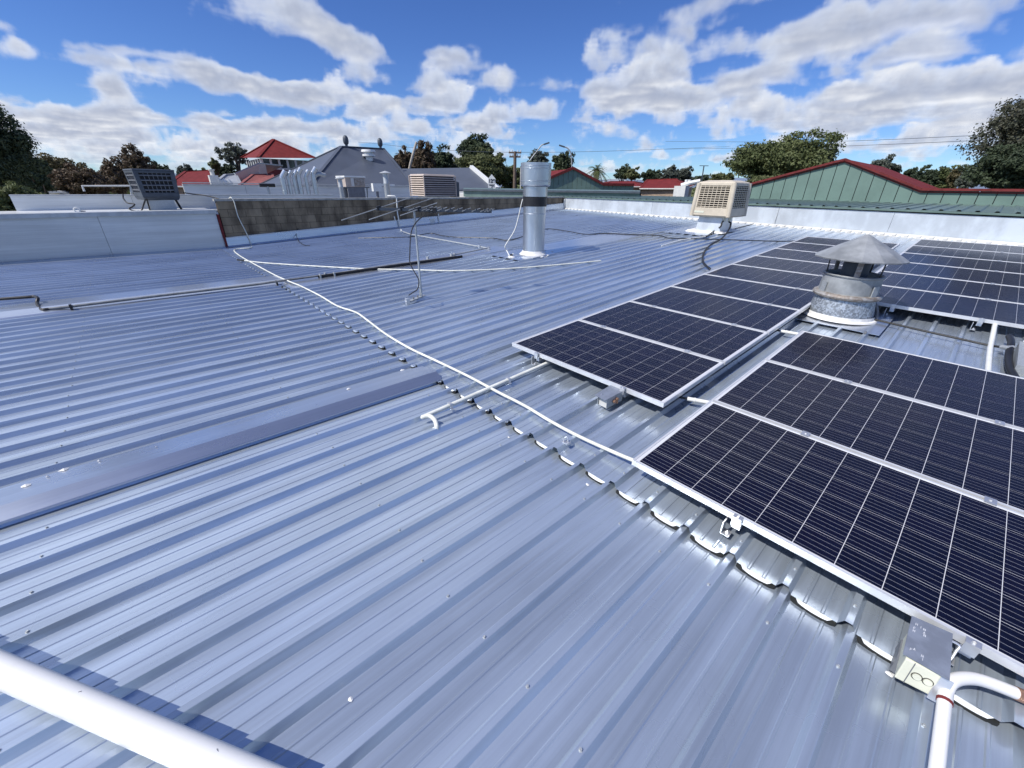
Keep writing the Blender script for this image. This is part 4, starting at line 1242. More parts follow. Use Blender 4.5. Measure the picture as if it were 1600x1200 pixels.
def louvre_face(A, B, C, D, nslat, nbar, mu, mv0, mv1, parent, mats, recess=.035, th=.15):
    """A,B bottom corners, C,D top corners (C over B): recessed opening with slats, frame left around it"""
    n = (Vector(B) - Vector(A)).cross(Vector(D) - Vector(A)).normalized()
    P = lambda u, v: lerp3(lerp3(A, B, u), lerp3(D, C, u), v)
    back = MB(); back.quadf([P(mu, mv0) - n * recess, P(1 - mu, mv0) - n * recess, P(1 - mu, 1 - mv1) - n * recess, P(mu, 1 - mv1) - n * recess])
    back.build('filter_pad', mats[2], parent)
    fr_ = MB()
    for (u0, u1, v0, v1) in ((0, 1, 0, mv0), (0, 1, 1 - mv1, 1), (0, mu, mv0, 1 - mv1), (1 - mu, 1, mv0, 1 - mv1)):
        q = [P(u0, v0), P(u1, v0), P(u1, v1), P(u0, v1)]
        fr_.hexa([p - n * recess for p in q] + q)
    f_ = fr_.build('side_panel', mats[0], parent, bevel=.008)
    for k in range(nslat):
        v = mv0 + (1 - mv0 - mv1) * (k + .5) / nslat
        a, b2 = P(mu, v), P(1 - mu, v)
        d = (b2 - a).normalized(); dn = d.cross(n).normalized()
        if dn.z > 0: dn = -dn
        s_ = MB()
        w = (P(mu, 1) - P(mu, 0)).length * (1 - mv0 - mv1) / nslat
        o1, o2 = n * -.002, n * -recess * .7 - dn * w * .12
        s_.hexa([a + o1 + dn * w * th, b2 + o1 + dn * w * th, b2 + o1 - dn * w * th, a + o1 - dn * w * th, a + o2 + dn * w * th * .3, b2 + o2 + dn * w * th * .3, b2 + o2 - dn * w * th, a + o2 - dn * w * th])
        s_.build('louvre', mats[1], f_)
    for k in range(1, nbar):
        u = mu + (1 - 2 * mu) * k / nbar
        MB().obox(P(u, mv0) - n * .012, P(u, 1 - mv1) - n * .012, .012, .012, n).build('louvre_bar', mats[1], f_)
    return P, n


# cream cooler by the white parapet
Yc = 9.95
xl, xr = float(AY(1079, 333, Yc)[0]), float(AY(1139, 338, Yc)[0])
z0 = float(AY(1110, 337, Yc)[2]); z1 = float(AY(1110, 287, Yc)[2])
yb_ = float(AX(1165, 324, xr)[1])
wx = (xr - xl) / 2; wy = .53
base = (xl + wx, Yc + wy, 0)
zr0 = base[1] * math.tan(ROOF_A)
cool = thing('evaporative_cooler', (base[0], base[1], zr0), 'cream evaporative cooler with louvred sides on a white duct base by the white parapet', 'cooler')
cc_ = tapered((base[0], base[1], 0, z0, z1), wx, wy, wx * .93, wy * .93)
skirt = tapered((base[0], base[1], 0, z0 - .035, z0 + .02), wx * .93, wy * .93, wx * .99, wy * .99)
MB().hexa(skirt).build('base_tray', M['cream'], cool, bevel=.02)
roof_ = MB()
t1_ = tapered((base[0], base[1], 0, z1 - .01, z1 + .045), wx * .95, wy * .95, wx * .90, wy * .90); roof_.hexa(t1_)
t2_ = tapered((base[0], base[1], 0, z1 + .040, z1 + .085), wx * .90, wy * .90, wx * .55, wy * .55); roof_.hexa(t2_)
roof_.build('lid', M['cream'], cool, bevel=.03)
for i in range(4):
    v0, v1 = Vector(cc_[i]), Vector(cc_[i + 4]); ce_ = Vector((base[0], base[1], 0)); q0 = v0 + (Vector((ce_.x, ce_.y, v0.z)) - v0) * .055; q1 = v1 + (Vector((ce_.x, ce_.y, v1.z)) - v1) * .055
    MB().tube([q0 + Vector((0, 0, -.02)), q1 + Vector((0, 0, .02))], .062, 14).build('corner_post', M['cream'], cool, True)
fcs = [(0, 1, 5, 4), (1, 2, 6, 5), (2, 3, 7, 6), (3, 0, 4, 7)]
for i, (a, b2, c, d) in enumerate(fcs):
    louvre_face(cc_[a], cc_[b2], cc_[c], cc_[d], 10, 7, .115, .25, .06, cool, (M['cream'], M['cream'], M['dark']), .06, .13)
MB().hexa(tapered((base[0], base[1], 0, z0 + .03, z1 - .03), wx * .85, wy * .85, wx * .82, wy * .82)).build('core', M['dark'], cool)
p_ = Vector(cc_[0]) + (Vector(cc_[1]) - Vector(cc_[0])) * .22 + Vector((0, -.002, .085))
MB().obox(p_ - Vector((.13, 0, 0)), p_ + Vector((.13, 0, 0)), .004, .05).build('maker_badge', M['yellowish'], cool)
dz0 = zr0
MB().hexa(tapered((base[0] - .02, base[1] - .03, 0, dz0 - .1, z0 - .03), wx * .66, wy * .72, wx * .60, wy * .62)).build('duct', M['whitewall'], cool)
fl_ = MB(); fl_.hexa([RP(base[0] - .62, base[1] - .46, .034), RP(base[0] + .42, base[1] - .46, .034), RP(base[0] + .42, base[1] + .5, .034), RP(base[0] - .62, base[1] + .5, .034),
                      RP(base[0] - .55, base[1] - .42, .075), RP(base[0] + .36, base[1] - .42, .075), RP(base[0] + .36, base[1] + .45, .075), RP(base[0] - .55, base[1] + .45, .075)])
fl_.build('sealant_skirt', M['whiteseal'], cool)
for (dx, dy, r_) in ((.36, -.36, .03), (.42, -.2, .035)):
    MB().tube([(base[0] + dx, base[1] + dy, z0 - .02), (base[0] + dx, base[1] + dy, z0 - .13)], r_, 8).build('drain_fitting', M['yellowish'], cool, True)
pa_ = (base[0] + .36, base[1] - .36, z0 - .1); pb_ = (base[0] + .42, base[1] - .2, z0 - .14)
hose('black_hose', [pa_, AY(1128, 348, base[1] - .40), AY(1126, 354, base[1] - .45), R(1118, 359, .10), R(1108, 367, .05), R(1103, 370, .045)], .021, M['black'], 'short black hose running from under the cream cooler to a white conduit', 'hose')
hose('black_hose', [pb_, AY(1142, 350, base[1] - .3), R(1137, 362, .12), R(1126, 374, .06), R(1110, 383, .045), R(1100, 395, .045), R(1098, 407, .045), R(1102, 414, .05), R(1109, 420, .06)], .021, M['black'], 'long black hose curving from the cream cooler down to the panel column', 'hose')

# charcoal cooler behind the clad parapet
fcX = -11.55
A_ = AX(222, 308, fcX); B_ = AX(283, 307, fcX - .05); D_ = AX(209, 266, fcX); C_ = AX(280, 265, fcX - .05)
w_ = (Vector(B_) - Vector(A_)).length; zc0 = float(A_[2]); zc1 = float(D_[2])
rotc = math.radians(9)
mid = (Vector(A_) + Vector(B_)) / 2
cen = mid + Vector((-math.cos(rotc), math.sin(rotc) * 0 - math.sin(rotc), 0)) * .44
ck = thing('evaporative_cooler', (cen.x, cen.y, ZP), 'charcoal evaporative cooler with a dark gridded grille behind the clad parapet', 'cooler')
kk = tapered((cen.x, cen.y, rotc, zc0, zc1), .44, w_ * .48, .46, w_ * .53)
louvre_names = None
for i, (a, b2, c, d) in enumerate(fcs):
    if i == 1 or i == 0:
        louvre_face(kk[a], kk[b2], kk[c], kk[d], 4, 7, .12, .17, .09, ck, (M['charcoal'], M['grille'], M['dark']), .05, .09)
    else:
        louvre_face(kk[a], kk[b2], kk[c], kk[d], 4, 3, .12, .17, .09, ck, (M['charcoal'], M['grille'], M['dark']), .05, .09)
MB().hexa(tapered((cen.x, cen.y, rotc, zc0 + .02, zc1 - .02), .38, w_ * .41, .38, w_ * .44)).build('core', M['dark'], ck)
MB().hexa(tapered((cen.x, cen.y, rotc, zc1, zc1 + .035), .475, w_ * .545, .46, w_ * .53)).build('lid', M['charcoal'], ck, bevel=.012)
MB().hexa(tapered((cen.x, cen.y, rotc, zc0 - .075, zc0 - .002), .40, w_ * .44, .445, w_ * .485)).build('base_tray', M['charcoal'], ck, bevel=.015)
MB().hexa(tapered((cen.x + .05, cen.y + .03, 0, ZP - .02, zc0 - .07), .34, w_ * .34, .34, w_ * .32)).build('duct', M['galvdull'], ck)
MB().obox((cen.x + .1, cen.y + w_ * .52, ZP), (cen.x + .16, cen.y + w_ * .40, zc0 + .05), .06, .02).build('stay', M['black'], ck)
for q in (((AX(228, 309, -11.55), AX(225, 318, -11.6), AX(222, 327, -11.62), AX(220, 330, -11.6))), ((AX(229, 310, -11.55), AX(232, 320, -11.6), AX(235, 330, -11.6)))):
    MB().tube(q, .018, 8).build('hose', M['black'], ck, True)
hose('black_hose', [AX(192, 304, -12.4), AX(193, 310, -12.2), AX(199, 317, -12.0), AX(210, 319, -11.9), AX(207, 323, -11.8), AX(202, 326, -11.75), AX(208, 329, -11.7), AX(222, 331, -11.62)], .016, M['black'], 'thin black hose in a loose zigzag beside the charcoal cooler', 'hose')
rg = thing('pipe_stub', AX(122, 331, -11.4), 'small white ring shaped pipe end lying on the parapet gutter', 'pipe')
c = Vector(AX(122, 332, -11.4)); c.z = ZP + .05
rp = [c + Vector((.0, math.cos(a) * .05, math.sin(a) * .05)) for a in [2 * math.pi * k / 14 for k in range(15)]]
MB().tube(rp, .014, 8, False).build('ring', M['whitepvc'], rg, True)
MB().tube([c + Vector((-.01, .05, -.03)), c + Vector((-.02, .13, -.04))], .02, 8).build('tail', M['grey_pipe'], rg)
hose('thin_cable', [AX(287, 301, -11.9), AX(300, 303, -11.6), AX(318, 305, -11.3), AX(336, 309, XW - .1), AX(342, 311, XW)], .014, M['black'], 'dark cable strung from the charcoal cooler to the block wall', 'cable')
rr_ = thing('handrail', AX(128, 300, XR - .6), 'pale metal handrail behind the rear parapet', 'railing')
MB().tube([AX(132, 299, XR - .6), AX(128.5, 290.5, XR - .6), AX(204, 290.5, XR - .6)], .025, 8).build('rail', M['offwhite'], rr_, True)
MB().tube([AX(204, 290.5, XR - .6), AX(206, 306, XR - .6)], .025, 8).build('post', M['offwhite'], rr_)

# ------------------------------------------------------------------ next-door roof behind the block wall
nb = thing('neighbour_building', (-15, 6, GZ), 'flat roofed building next door with a pale grey parapet above the block wall', 'building')
XN = -18.5
ZN = float(AX(560, 290.5, XN)[2])
MB().box(XN - .2, XW - TH - .05, .3, 24, GZ - .2, .86).build('body', M['offwhite'], nb)
y_a, y_b = float(AX(285, 288, XN)[1]), float(AX(660, 291, XN)[1])
nseg = 5
for k in range(nseg):
    ya, yb = y_a + (y_b - y_a) * k / nseg, y_a + (y_b - y_a) * (k + 1) / nseg
    MB().box(XN - .15, XN, ya + .004, yb - .004, .7, ZN - .05).build('parapet_panel', M['parapet'], nb)
MB().box(XN - .2, XN + .04, y_a, y_b, ZN - .05, ZN).build('parapet_capping', M['cap'], nb)
MB().box(XN - .2, XW - TH - .02, .3, 24, .86, .90).build('roof_deck', M['greyroof'], nb)
MB().tube([(XN + .12, y_a, ZN + .045), (XN + .12, y_b + 2, ZN + .045)], .02, 6).build('pipe_run', M['galvdull'], nb)

# six bent flue pipes
XP = -14.2
GP = 'bent galvanised flue pipes beyond the block wall'
plab = ['first bent galvanised flue pipe of the row, nearest the black tee vent', 'slim bent galvanised flue pipe, second along from the black tee vent', 'short bent galvanised flue pipe, third along from the black tee vent',
        'tall bent galvanised flue pipe, fourth along from the black tee vent', 'bent galvanised flue pipe, fifth along from the black tee vent', 'tall bent galvanised flue pipe with a side elbow, end of row nearest the capped vents']
for k, (xt, yt, xb2, r_) in enumerate(((440, 270, 448, .085), (450, 270, 457, .06), (459, 269.5, 465.5, .065), (467, 266, 473, .08), (478, 269, 484, .07), (490, 265, 496, .085))):
    bs = Vector(AX(xb2, 311, XP)); bs.z = .88
    h = UP(bs, xt, yt); sc = .0
    t_ = thing('flue_pipe', bs, plab[k], 'flue pipe', GP)
    hb = h - .15
    MB().tube([bs, bs + Vector((0, 0, hb - .2)), bs + Vector((0, 0, hb))], r_, 14).build('pipe', M['galv2'], t_, True)
    hd = Vector((.25, .55, .8)).normalized()
    MB().tube([bs + Vector((0, 0, hb - .015)), bs + Vector((0, 0, hb + .02)) + hd * .03, bs + Vector((0, 0, hb + .02)) + hd * .24], r_ * 1.03, 14).build('bend', M['galv2'], t_, True)
    for z in (hb * .55, hb - .02):
        MB().lathe([(r_ + .001, z - .02), (r_ + .008, z - .015), (r_ + .008, z + .015), (r_ + .001, z + .02)], 14, tuple(bs)).build('seam_ring', M['galv2'], t_, True)
    if k == 5:
        MB().tube([bs + Vector((0, 0, hb - .05)), bs + Vector((.02, .2, hb + .02)), bs + Vector((.02, .42, hb - .02))], r_ * .85, 12).build('side_elbow', M['galvdull'], t_, True)
for (xt, yt, xb2, w, lab) in ((530, 275.5, 535, 6.5, 'short grey vent pipe with a shallow cap next to the small tan air conditioner'), (600.5, 267, 606, 8.5, 'tall grey vent pipe with a shallow conical cap above the block wall')):
    bs = Vector(AX(xb2 + .5, 310, -13.2)); bs.z = .88
    h = UP(bs, xt, yt); r_ = w * .5 * depth(bs) / FPX
    t_ = thing('capped_vent', bs, lab, 'vent pipe')
    MB().lathe([(r_, 0), (r_, h * .62), (r_ * 1.06, h * .63), (r_ * 1.06, h * .66), (r_, h * .67), (r_, h - .09)], 18, tuple(bs)).build('pipe', M['galvdull'], t_, True)
    MB().lathe([(r_ * 1.0, h - .1), (r_ * 2.0, h - .075), (r_ * 2.0, h - .06), (.01, h)], 20, tuple(bs)).build('cap', M['cap'], t_, True)
    for a in (0, 2.1, 4.2): MB().obox(bs + Vector((math.cos(a) * r_ * .95, math.sin(a) * r_ * .95, h - .12)), bs + Vector((math.cos(a) * r_ * .95, math.sin(a) * r_ * .95, h - .06)), .01, .01).build('cap_strut', M['grille'], t_)
bs = Vector(AX(422, 309, -14.6)); bs.z = .88; h = UP(bs, 418, 289.5)
t_ = thing('tee_vent', bs, 'small vent pipe with a black tee piece beyond the block wall', 'vent pipe')
MB().tube([bs, bs + Vector((0, 0, h))], .045, 10).build('pipe', M['galvdull'], t_, True)
MB().tube([bs + Vector((0, -.24, h)), bs + Vector((0, .24, h))], .06, 10).build('tee', M['black'], t_, True)
# handrail in front of the small air conditioner
t_ = thing('handrail', AX(575, 309, -13.6), 'thin dark handrail beyond the block wall below the small tan air conditioner', 'railing')
MB().tube([AX(537, 293, -13.6), AX(577, 293, -13.6)], .02, 6).build('rail', M['charcoal'], t_)
for px in (540, 574.5): MB().tube([AX(px - 1.2, 293, -13.6), AX(px, 311, -13.6)], .022, 6).build('post', M['charcoal'], t_)
# small tan air conditioner
A_ = AX(541, 292, -16.0); B_ = AX(571, 291.5, -16.0); hA = float(A_[2]); hT = float(AX(541, 277, -16.0)[2])
t_ = thing('air_conditioner', (-16.4, A_[1], hA), 'small tan box air conditioner with a white lid and a rusty grille', 'air conditioner')
ya, yb = float(A_[1]), float(B_[1])
MB().box(-16.9, -16.0, ya, yb, hA, hT).build('casing', M['tan'], t_)
MB().box(-16.95, -15.96, ya - .03, yb + .03, hT, hT + .06).build('lid', M['whitepvc'], t_)
gr = MB().box(-16.0, -15.97, ya + (yb - ya) * .45, yb - .03, hA + .04, hT - .03).build('grille', M['rust'], t_)
for k in range(4): MB().box(-15.97, -15.955, ya + (yb - ya) * .47, yb - .05, hA + .07 + k * (hT - hA - .12) / 4, hA + .085 + k * (hT - hA - .12) / 4).build('slat', M['tan'], gr)
MB().box(-16.0, -15.965, ya + (yb - ya) * .27, ya + (yb - ya) * .42, hA + .02, hT - .02).build('white_panel', M['offwhite'], t_)
for sx_ in (-16.85, -16.05): MB().box(sx_, sx_ + .05, ya + .05, yb - .05, .89, hA).build('leg', M['grille'], t_)
bs = AX(590, 291, -17.2)
t_ = thing('roof_fitting', bs, 'small white box shaped roof fitting beside the tall grey vent', 'roof fitting')
MB().box(bs[0] - .2, bs[0], bs[1] - .22, bs[1] + .2, bs[2] - .22, bs[2] + .12).build('body', M['whitepvc'], t_)
MB().box(bs[0] - .12, bs[0] - .02, bs[1] + .2, bs[1] + .9, bs[2] + .02, bs[2] + .1).build('arm', M['whitepvc'], t_)
MB().box(bs[0] - .14, bs[0] - .06, bs[1] - .05, bs[1] + .05, .88, bs[2] - .22).build('post', M['grille'], t_)

# tan louvred cooler on the neighbour's roof edge
XT = -12.3
kx = AX(664, 306, XT)
zt0 = 1.235; zt1 = zt0 + UP((kx[0], kx[1], zt0), 664, 272.5)
rot_t = math.radians(16)
wA = 50 * depth(kx) / FPX * .93; 
dirR = Vector((math.sin(-rot_t) * -1 * -1, math.cos(rot_t), 0))
# visible faces: a narrow one on the left of the corner, a wide one on its right
fR = (Vector(AX(713, 306, XT - .15)) - Vector(kx)); fR.z = 0
fRn = fR.normalized(); fLn = Vector((-fRn.y, fRn.x, 0))
wR = fR.length; wL = .95
k0 = Vector((kx[0], kx[1], 0))
if fLn.x > 0: fLn = -fLn
tcool = thing('evaporative_cooler', k0 + Vector((0, 0, zt0)) + fRn * wR / 2 + fLn * wL / 2, 'tan evaporative cooler of stacked horizontal louvres above the block wall', 'cooler')
def TC(a, b2, z): return k0 + fRn * a + fLn * b2 + Vector((0, 0, z))
MB().hexa([TC(.06, .06, zt0), TC(wR - .06, .06, zt0), TC(wR - .06, wL - .06, zt0), TC(.06, wL - .06, zt0), TC(.06, .06, zt1 - .03), TC(wR - .06, .06, zt1 - .03), TC(wR - .06, wL - .06, zt1 - .03), TC(.06, wL - .06, zt1 - .03)]).build('filter_core', M['filter'], tcool)
NS = 9
for k in range(NS):
    za = zt0 + (zt1 - .05 - zt0) * k / NS; zh = (zt1 - .05 - zt0) / NS
    q = 0.0
    MB().hexa([TC(q, q, za), TC(wR - q, q, za), TC(wR - q, wL - q, za), TC(q, wL - q, za), TC(q + .03, q + .03, za + zh * .55), TC(wR - .03, .03, za + zh * .55), TC(wR - .03, wL - .03, za + zh * .55), TC(.03, wL - .03, za + zh * .55)]).build('louvre', M['tan'], tcool)
MB().hexa([TC(-.01, -.01, zt1 - .05), TC(wR + .01, -.01, zt1 - .05), TC(wR + .01, wL, zt1 - .05), TC(-.01, wL, zt1 - .05), TC(.04, .04, zt1 + .02), TC(wR - .04, .04, zt1 + .02), TC(wR - .04, wL - .04, zt1 + .02), TC(.04, wL - .04, zt1 + .02)]).build('lid', M['tan'], tcool, bevel=.015)
for (a, b2) in ((0, 0), (wR, 0), (0, wL), (wR, wL)):
    MB().obox(TC(a, b2, zt0 - .02), TC(a, b2, zt1 - .03), .035, .035).build('corner_post', M['tan'], tcool)
MB().hexa([TC(.2, .2, .86), TC(wR - .2, .2, .86), TC(wR - .2, wL - .2, .86), TC(.2, wL - .2, .86), TC(.2, .2, zt0), TC(wR - .2, .2, zt0), TC(wR - .2, wL - .2, zt0), TC(.2, wL - .2, zt0)]).build('duct', M['whitewall'], tcool)
sd = MB(); sd.hexa([TC(wR + .02, .1, zt0 - .05), TC(wR + .26, .1, zt0 - .05), TC(wR + .26, .6, zt0 - .05), TC(wR + .02, .6, zt0 - .05), TC(wR + .02, .1, zt1 - .18), TC(wR + .26, .1, zt1 - .25), TC(wR + .26, .6, zt1 - .25), TC(wR + .02, .6, zt1 - .18)])
sd.build('control_box', M['charcoal'], tcool)

# ------------------------------------------------------------------ green building beyond the white parapet
YG = 18.0
gsh = thing('green_building', (0, YG, GZ), 'green clad building with a broad red edged gable beyond the white parapet', 'building')
def G(px, py, Y=YG): p = AY(px, py, Y); return Vector((p[0], Y, p[2]))
gl, gp, gk = G(1150, 295), G(1321, 250), G(1440, 297)
zb_g = float(G(1300, 313)[2]) - .06
zk = gk.z
x_l, x_r = -12.2, 12.0
def gtop(x):
    if x < gl.x: return gl.z
    if x < gp.x: return gl.z + (gp.z - gl.z) * (x - gl.x) / (gp.x - gl.x)
    if x < gk.x: return gp.z + (gk.z - gp.z) * (x - gp.x) / (gk.x - gp.x)
    return gk.z
xe_l = float(G(1168, 296).x) - .6
gl = Vector((xe_l, YG, float(G(1168, 296).z)))
W_ = .385
x = xe_l
while x < x_r:
    x2 = min(x + W_, x_r)
    b = MB()
    b.hexa([(x + .004, YG, zb_g), (x2 - .018, YG, zb_g), (x2 - .018, YG + .03, zb_g), (x + .004, YG + .03, zb_g),
            (x + .004, YG, gtop(x + .004)), (x2 - .018, YG, gtop(x2 - .018)), (x2 - .018, YG + .03, gtop(x2 - .018)), (x + .004, YG + .03, gtop(x + .004))])
    b.build('cladding_panel', M['green'], gsh)
    x = x2
b = MB(); 
b.hexa([(xe_l, YG + .035, GZ), (x_r, YG + .035, GZ), (x_r, YG + .2, GZ), (xe_l, YG + .2, GZ), (xe_l, YG + .035, gl.z - .05), (x_r, YG + .035, gk.z - .05), (x_r, YG + .2, gk.z - .05), (xe_l, YG + .2, gl.z - .05)])
b.build('wall', M['dark'], gsh)
b = MB(); b.quadf([(xe_l, YG + .036, gl.z - .06), (gk.x, YG + .036, gk.z - .06), (gp.x, YG + .036, gp.z - .06)]); b.quadf([(gp.x, YG + .2, gp.z - .06), (gk.x, YG + .2, gk.z - .06), (xe_l, YG + .2, gl.z - .06)]); b.build('wall', M['dark'], gsh)
for (a, c_) in ((Vector((xe_l, YG, gl.z)), gp), (gp, gk), (gk, Vector((x_r, YG, gk.z)))):
    o_ = Vector((0, -.06, .02))
    MB().obox(a + o_, c_ + o_, .08, .07).build('barge_capping', M['redtrim'], gsh)
    MB().obox(a + Vector((0, -.03, -.055)), c_ + Vector((0, -.03, -.055)), .04, .04).build('barge_board', M['redtrim'], gsh)
# main roof behind the gable
b = MB()
for (a, c_) in ((Vector((xe_l, YG, gl.z)), gp), (gp, gk)):
    b.hexa([a + Vector((0, .1, -.06)), c_ + Vector((0, .1, -.06)), c_ + Vector((0, 7, -.06)), a + Vector((0, 7, -.06)), a + Vector((0, .1, .03)), c_ + Vector((0, .1, .03)), c_ + Vector((0, 7, .03)), a + Vector((0, 7, .03))])
b.build('roof', M['redroof'], gsh)
# low lean-to roof of ribbed green sheets, from just over the white parapet to the gable wall
y_e0 = lambda x: PA.y + (PB.y - PA.y) * (x - PA.x) / (PB.x - PA.x) - .02
ze0 = 1.215
PGs = .29
sheet_x = -12.0
shn = 0
while sheet_x < 5.6:
    b = MB(); n_ = 3
    for k in range(n_):
        xa = sheet_x + k * PGs
        ya = y_e0(xa)
        zslope = lambda y: ze0 + (zb_g + .03 - ze0) * (y - 12.3) / (YG - 12.3)
        pr = [(0, 0), (.20, 0), (.222, .03), (.268, .03), (.29, 0)]
        for (ua, za), (ub, zb) in zip(pr, pr[1:]):
            b.quadf([(xa + ua, y_e0(xa + ua), zslope(ya) + za), (xa + ub, y_e0(xa + ub), zslope(ya) + zb), (xa + ub, YG - .01, zslope(YG) + zb), (xa + ua, YG - .01, zslope(YG) + za)])
        b.quadf([(xa, y_e0(xa) + .001, zslope(ya) - .045), (xa + .29, y_e0(xa + .29) + .001, zslope(ya) - .045), (xa + .29, y_e0(xa + .29) + .001, zslope(ya)), (xa, y_e0(xa) + .001, zslope(ya))])
    b.build('roof_sheet', M['greenroof'], gsh)
    sheet_x += PGs * n_
MB().obox((xe_l - .1, YG - .05, zb_g + .045), (x_r, YG - .05, zb_g + .045), .10, .03).build('roof_flashing', M['green'], gsh)
MB().box(-12.3, x_r, 14.3, YG - .02, GZ - .2, zb_g - .1).build('lower_wall', M['green'], gsh)

# long low green and grey roofs beyond
YH = 24.0
fr2 = thing('low_green_roof', (-12, YH, GZ), 'long low flat green roof seen edge on behind the flue', 'building')
a, c_ = AD(724, 297.5, 24), AD(1000, 301.5, 21)
a2, c2_ = AD(724, 293.5, 30), AD(1000, 297.5, 29)
b = MB(); b.hexa([(a[0], a[1], a[2] - .3), (c_[0], c_[1], c_[2] - .3), (c2_[0], c2_[1], c2_[2] - .3), (a2[0], a2[1], a2[2] - .3), a, c_, c2_, a2]); b.build('roof', M['greenroof'], fr2)
MB().obox(Vector(a) + Vector((0, 0, .02)), Vector(c_) + Vector((0, 0, .02)), .2, .09).build('gutter', M['charcoal'], fr2)
b = MB(); b.hexa([(a[0], a[1] + .4, GZ - .2), (c_[0], c_[1] + .4, GZ - .2), (c2_[0], c2_[1] - .4, GZ - .2), (a2[0], a2[1] - .4, GZ - .2), (a[0], a[1] + .4, a[2] - .3), (c_[0], c_[1] + .4, c_[2] - .3), (c2_[0], c2_[1] - .4, c2_[2] - .3), (a2[0], a2[1] - .4, a2[2] - .3)]); b.build('wall', M['offwhite'], fr2)


# ------------------------------------------------------------------ houses and halls in the distance
def hip_house(name, label, eaves, ridge, roofmat, wallmat, parts=None, cat='building', over=.35, wins=True):
    """eaves: four points fl, fr, br, bl; ridge: two points (left, right)"""
    E = [Vector(map(float, p)) for p in eaves]; Rg = [Vector(map(float, p)) for p in ridge]
    c = sum(E, Vector()) / 4
    h = thing(name, (c.x, c.y, GZ), label, cat)
    faces = [('roof', [E[0], E[1], Rg[1], Rg[0]]), ('roof', [E[1], E[2], Rg[1]]), ('roof', [E[2], E[3], Rg[0], Rg[1]]), ('roof', [E[3], E[0], Rg[0]])]
    b = MB()
    for _, f in faces: b.quadf(f)
    b.quadf([E[3], E[2], E[1], E[0]])
    r = b.build('roof', roofmat, h)
    rb = MB()
    for p, q in ((Rg[0], Rg[1]), (E[0], Rg[0]), (E[1], Rg[1]), (E[2], Rg[1]), (E[3], Rg[0])):
        if (q - p).length > .05: rb.obox(p + Vector((0, 0, .02)), q + Vector((0, 0, .02)), .22, .07)
    rb.build('ridge_capping', roofmat, r)
    gt = MB()
    for i in range(4): gt.obox(E[i] + Vector((0, 0, -.06)), E[(i + 1) % 4] + Vector((0, 0, -.06)), .14, .12)
    gt.build('gutter', M['offwhite'] if roofmat is not M['darkroof'] else M['charcoal'], r)
    I = [c + (p - c) * (1 - over / max(1.0, (p - c).length) * 1.4) for p in E]
    for i in range(4):
        p, q = I[i], I[(i + 1) % 4]
        b = MB(); n_ = (q - p).cross(Vector((0, 0, 1))).normalized() * .12
        b.hexa([(p.x, p.y, GZ - .2), (q.x, q.y, GZ - .2), (q.x - n_.x, q.y - n_.y, GZ - .2), (p.x - n_.x, p.y - n_.y, GZ - .2), (p.x, p.y, p.z - .05), (q.x, q.y, q.z - .05), (q.x - n_.x, q.y - n_.y, q.z - .05), (p.x - n_.x, p.y - n_.y, p.z - .05)])
        w = b.build('wall', wallmat, h)
        if wins and i in (0, 1):
            for t in (.3, .7):
                m_ = p + (q - p) * t; d_ = (q - p).normalized()
                z0w = max(GZ + .9, p.z - 2.0)
                if p.z - z0w > 1.0:
                    wv = MB().obox(Vector((m_.x, m_.y, z0w + .5)) - d_ * .7, Vector((m_.x, m_.y, z0w + .5)) + d_ * .7, .30, 1.1).build('window', M['offwhite'], w)
                    MB().obox(Vector((m_.x, m_.y, z0w + .5)) - d_ * .62, Vector((m_.x, m_.y, z0w + .5)) + d_ * .62, .33, .95).build('pane', M['glass'], wv)
    return h, E, Rg


# dark grey hipped hall
hall, E, Rg = hip_house('dark_hall', 'large hall with a dark grey hipped roof and two round ridge vents',
                        [AD(479, 295, 31), AD(650, 295, 35), AD(655, 295, 55), AD(392, 295, 46)], [AD(533, 229, 40), AD(599, 232.5, 43)], M['darkroof'], M['offwhite'])
for i, (px, py) in enumerate(((539, 231), (595.5, 234.5))):
    p = Vector(Rg[0] + (Rg[1] - Rg[0]) * ((.12, .93)[i])); r_ = .2
    MB().lathe([(r_ * .55, -.15), (r_ * .55, .15), (r_, .25), (r_ * 1.12, .45), (r_, .66), (r_ * .6, .78), (.01, .82)], 14, tuple(p)).build('round_vent', M['charcoal'], hall, True)
q = E[0] + (E[1] - E[0]) * .55; q2 = Rg[0] + (Rg[1] - Rg[0]) * .62
p = q + (q2 - q) * .70
v_ = MB().lathe([(.28, -.2), (.28, .1), (.5, .16), (.5, .30), (.34, .31), (.34, .42), (.56, .46), (.52, .62), (.01, .66)], 16, tuple(p)).build('white_vent', M['whitepvc'], hall, True)

ext = thing('gabled_wing', AD(690, 295, 40), 'lower dark grey gabled wing with a white barge board', 'building')
a0, a1 = Vector(AD(628, 263.5, 44)), Vector(AD(735, 262, 42))
e0, e1 = Vector(AD(600, 297, 38)), Vector(AD(775, 296, 36))
b0, b1 = a0 + (a0 - e0) * Vector((1, 1, 0)).length * 0 + Vector((a0.x - e0.x, a0.y - e0.y, e0.z - a0.z)), a1 + Vector((a1.x - e1.x, a1.y - e1.y, e1.z - a1.z))
b = MB(); b.hexa([e0 - Vector((0, 0, .12)), e1 - Vector((0, 0, .12)), a1 - Vector((0, 0, .12)), a0 - Vector((0, 0, .12)), e0, e1, a1, a0]); b.build('roof_slope', M['darkroof'], ext)
b = MB(); b.hexa([a0 - Vector((0, 0, .12)), a1 - Vector((0, 0, .12)), b1 - Vector((0, 0, .12)), b0 - Vector((0, 0, .12)), a0, a1, b1, b0]); b.build('roof_slope', M['darkroof'], ext)
